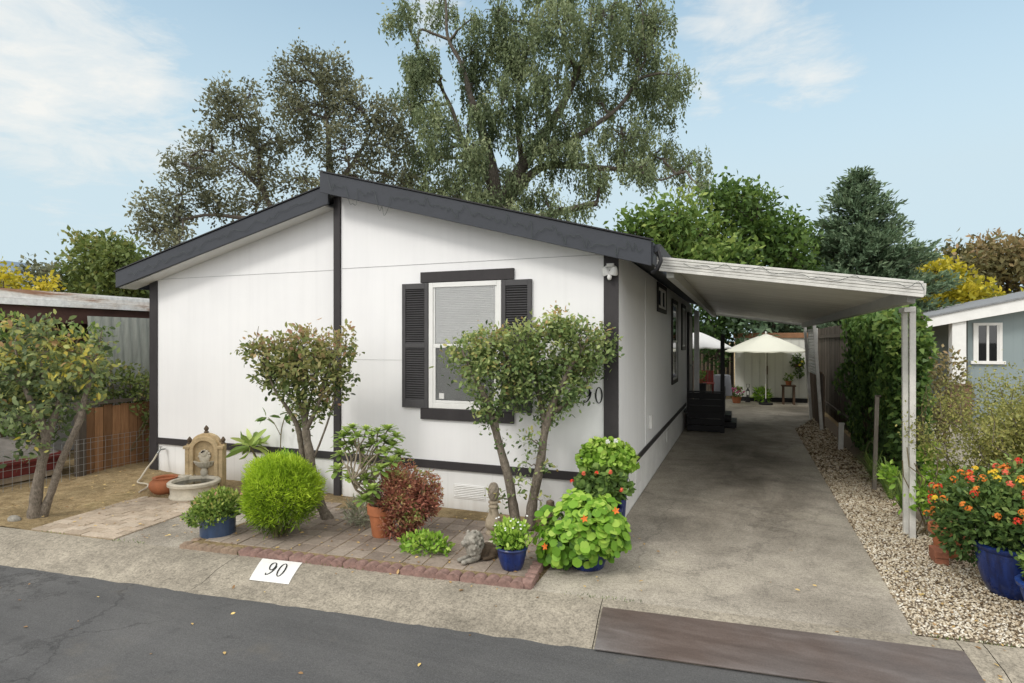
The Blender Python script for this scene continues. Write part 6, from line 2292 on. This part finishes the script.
# conifer
cf = thing('conifer_tree', 'tall pointed blue-green conifer beyond the carport roof', 'tree', tuple(at(858, 341.5, 25)[:2]) + (0,), GRP)
cb_ = at(858, 341.5, 25)
H_ = 9.2
m = MB()
m.tube([(cb_[0], cb_[1], 0), (cb_[0], cb_[1], H_ * .5), (cb_[0], cb_[1], H_)], [.22, .13, .02], 10)
fl = FL()
z = 1.2
while z < H_ - .1:
    s = (H_ - z) / H_
    Rm = 4.5 * s ** .84 + .08
    nb2 = max(5, int(15 * s + 6))
    for k in range(nb2):
        a_ = RD.uniform(0, 6.28)
        L = Rm * RD.uniform(.6, 1.15)
        tip = np.array((cb_[0] + math.cos(a_) * L, cb_[1] + math.sin(a_) * L, z + L * RD.uniform(.05, .32) + .1))
        P = curve((cb_[0], cb_[1], z), tip, 5, -.06, .03)
        m.tube([tuple(p) for p in P], list(np.linspace(.03, .008, 5)), 4, cap=False)
        for f_ in np.linspace(.35, 1, max(3, int(L * 4.5))):
            q = P[0] + (P[-1] - P[0]) * f_
            n = 13
            PP = q + NR.normal(size=(n, 3)) * (.13, .13, .08)
            D = NR.normal(size=(n, 3)) * .6 + np.array((math.cos(a_), math.sin(a_), .55))
            fl.add(PP, D, NR.uniform(.14, .32, n), L_QUAD * np.array((1, .6, 1)), .45 + .22 * (f_ - .7) + RD.uniform(-.14, .14) + NR.normal(size=n) * .1)
    z += .17
obj('trunk', m, BARK_D, cf)
fl.build('crown', G_CONI, cf)

simple_tree('yellow_tree', 'bright yellow autumn tree beside the conifer', 30, [(945, 285, 22, 18), (965, 295, 20, 14), (935, 272, 12, 10), (930, 305, 20, 14), (950, 312, 20, 10), (985, 300, 14, 8)], BARK_D, G_YEL, L_QUAD, .26, 22, .32, 5.5, GRP, .18, vbase=.5)
simple_tree('far_tree', 'rusty brown far tree at the right picture edge', 48, [(1000, 258, 22, 16, .1), (985, 248, 16, 10, .15), (1020, 262, 20, 18, .12), (1010, 285, 26, 14, 0), (1035, 255, 16, 14)], BARK_D, G_BRN, L_QUAD, .40, 22, .5, 6, GRP, .3, vbase=.5)
simple_tree('far_tree', 'olive far tree between the yellow tree and the brown one', 50, [(965, 262, 22, 12, -.1), (945, 258, 12, 9, -.1), (980, 280, 24, 14, -.1), (930, 268, 12, 10, -.12), (975, 268, 14, 10)], BARK_D, G_BRN, L_QUAD, .40, 22, .5, 6, GRP, .3, vbase=.36)
simple_tree('leafy_tree', 'olive-green tree filling in behind the neighbour roof', 26, [(985, 318, 22, 10), (1010, 310, 24, 10), (955, 332, 20, 14), (940, 345, 14, 14)], BARK_D, G_YEL, L_QUAD, .22, 20, .28, 4.5, GRP, .16, vbase=.12)
simple_tree('round_tree', 'dense rounded green tree beyond the left roof', 32, [(102, 258, 26, 18, .05), (88, 275, 22, 18, 0), (125, 268, 24, 20, -.03), (108, 285, 36, 16, -.05), (140, 285, 18, 18, -.1), (75, 290, 14, 10), (92, 248, 14, 10, .12), (120, 249, 14, 10, .05)], BARK_D, G_FAR, L_QUAD, .24, 24, .30, 6.5, GRP, .25, vbase=.45)
simple_tree('far_tree', 'small dark tree left of the dense rounded tree', 34, [(45, 272, 12, 9), (32, 268, 7, 6), (60, 275, 10, 8), (48, 285, 20, 9)], BARK_D, G_OAK, L_QUAD, .26, 18, .3, 6, GRP, .16, vbase=.35)
simple_tree('yellow_tree', 'bright yellow-green tree at the far left edge', 30, [(4, 277, 11, 8), (-8, 284, 12, 12), (14, 285, 9, 6)], BARK_D, G_YEL, L_QUAD, .24, 22, .28, 7, GRP, .14, vbase=.5)
simple_tree('yellow_shrub', 'small yellow treetop peeping over the left roof', 24, [(43, 288, 7, 4), (50, 285, 4, 4), (37, 290, 5, 3)], BARK_D, G_YEL, L_QUAD, .18, 16, .16, 14, GRP, .1, vbase=.62)

# hills
mb = MB()
vs = []
n = 80
for i in range(n + 1):
    a_ = rad(100) + rad(110) * i / n
    r_ = 900
    hh = 30 + 55 * max(0, math.sin(i * .35 + .3)) + 18 * math.sin(i * .9)
    hh = hh * (1.0 if a_ > rad(150) else .42)
    vs += [(math.cos(a_) * r_, math.sin(a_) * r_, -2), (math.cos(a_) * (r_ + 120), math.sin(a_) * (r_ + 120), hh + 25)]
mb.add(vs, [(2 * i, 2 * i + 1, 2 * i + 3, 2 * i + 2) for i in range(n)])
struct('hills', mb, plain('hazy_hill', (.17, .23, .30), .95, .15, .02), smooth=True)

# ------------------------------------------------------------------ light
SUN_EL, SUN_AZ = 42.0, 205.0      # compass-like: 180 = -Y (behind the photographer)
az = rad(SUN_AZ)
sd = Vector((math.sin(az) * math.cos(rad(SUN_EL)), math.cos(az) * math.cos(rad(SUN_EL)), math.sin(rad(SUN_EL))))
ld = bpy.data.lights.new('sun', 'SUN')
lo_ = bpy.data.objects.new('sun', ld)
COL.objects.link(lo_)
ld.energy = 1.45
ld.angle = rad(13)
ld.color = (1.0, .96, .90)
lo_.rotation_euler = (-sd).to_track_quat('-Z', 'Y').to_euler()
lo_.location = sd * 50

w = bpy.data.worlds.new('World')
SC.world = w
w.use_nodes = True
nt = w.node_tree
nt.nodes.clear()
NTW = NT.__new__(NT)
NTW.t = nt
out = nt.nodes.new('ShaderNodeOutputWorld')
bg = nt.nodes.new('ShaderNodeBackground')
sky = nt.nodes.new('ShaderNodeTexSky')
sky.sky_type = 'NISHITA'
sky.sun_disc = False
sky.sun_elevation = rad(SUN_EL)
sky.sun_rotation = az
sky.altitude = 50
sky.air_density = 1.0
sky.dust_density = 1.5
sky.ozone_density = 1.0
tc = nt.nodes.new('ShaderNodeTexCoord')
sepw = nt.nodes.new('ShaderNodeSeparateXYZ')
nt.links.new(tc.outputs['Generated'], sepw.inputs[0])
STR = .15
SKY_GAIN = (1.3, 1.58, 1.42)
FILL_VEIL = (1.58, 1.56, 1.52)
bg.inputs['Strength'].default_value = STR
el = sepw.outputs[2]


def wblob(px, py, r0, r1):
    d_ = Vector(at(px, py, 1.0)) - CAM
    d_.normalize()
    dist = nt.nodes.new('ShaderNodeVectorMath')
    dist.operation = 'DISTANCE'
    nt.links.new(tc.outputs['Generated'], dist.inputs[0])
    dist.inputs[1].default_value = d_
    return NTW.ramp(dist.outputs['Value'], [(r0, gray(1)), (r1, gray(0))])


def mx(a_, b_):
    return NTW.math('MAXIMUM', a_, b_)


mpw = nt.nodes.new('ShaderNodeMapping')
mpw.inputs['Rotation'].default_value = (rad(12), rad(-18), rad(20))
mpw.inputs['Scale'].default_value = (2.2, 2.2, 7.0)
nt.links.new(tc.outputs['Generated'], mpw.inputs['Vector'])
cn = NTW.noise(mpw.outputs['Vector'], 1.9, 9, .62, .7)
cn2 = NTW.noise(mpw.outputs['Vector'], 5.0, 8, .65, .5)
cn = NTW.math('MULTIPLY_ADD', cn2, .35, NTW.math('MULTIPLY', cn, .65))
mask = mx(mx(wblob(50, 75, .08, .26), wblob(140, 85, .02, .14)), mx(wblob(735, 25, .02, .20), mx(wblob(810, 76, .0, .12), wblob(705, 92, .0, .08))))
mask = mx(mask, mx(wblob(430, 20, .0, .12), wblob(80, 140, .02, .13)))
thr = NTW.math('MULTIPLY_ADD', mask, .36, cn)
cloud = NTW.ramp(thr, [(.69, gray(0)), (.80, gray(.55)), (.98, gray(1))])
cloud = NTW.math('MULTIPLY', cloud, 1.0)
haze = NTW.ramp(el, [(.0, gray(1)), (.24, gray(.95)), (.34, gray(.76)), (.5, gray(.44)), (.8, gray(.2))])
K = 1 / STR
blue = NTW.mix(sky.outputs[0], SKY_GAIN, 1.0, 'MULTIPLY')
c1 = NTW.mix(blue, tuple(x * K for x in (.63, .775, .85)), haze)
# fill light added to the unseen sky overhead, behind the photographer and rightwards
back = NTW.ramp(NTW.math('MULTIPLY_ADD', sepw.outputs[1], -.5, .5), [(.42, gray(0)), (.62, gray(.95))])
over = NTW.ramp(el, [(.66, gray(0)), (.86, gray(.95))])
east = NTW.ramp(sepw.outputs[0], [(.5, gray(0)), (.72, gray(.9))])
c2 = NTW.mix(c1, tuple(x * K for x in FILL_VEIL), mx(mx(back, over), east))
cl_col = NTW.mix(tuple(x * K for x in (.80, .83, .82)), tuple(x * K for x in (.97, .95, .90)), cloud)
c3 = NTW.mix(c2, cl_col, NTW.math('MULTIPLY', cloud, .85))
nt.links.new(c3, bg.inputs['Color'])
nt.links.new(bg.outputs[0], out.inputs['Surface'])

# ------------------------------------------------------------------ render settings
SC.view_settings.view_transform = 'Standard'
SC.view_settings.look = 'None'
SC.view_settings.exposure = 0
SC.cycles.max_bounces = 8
SC.cycles.diffuse_bounces = 4
SC.cycles.transparent_max_bounces = 12
SC.cycles.use_denoising = True
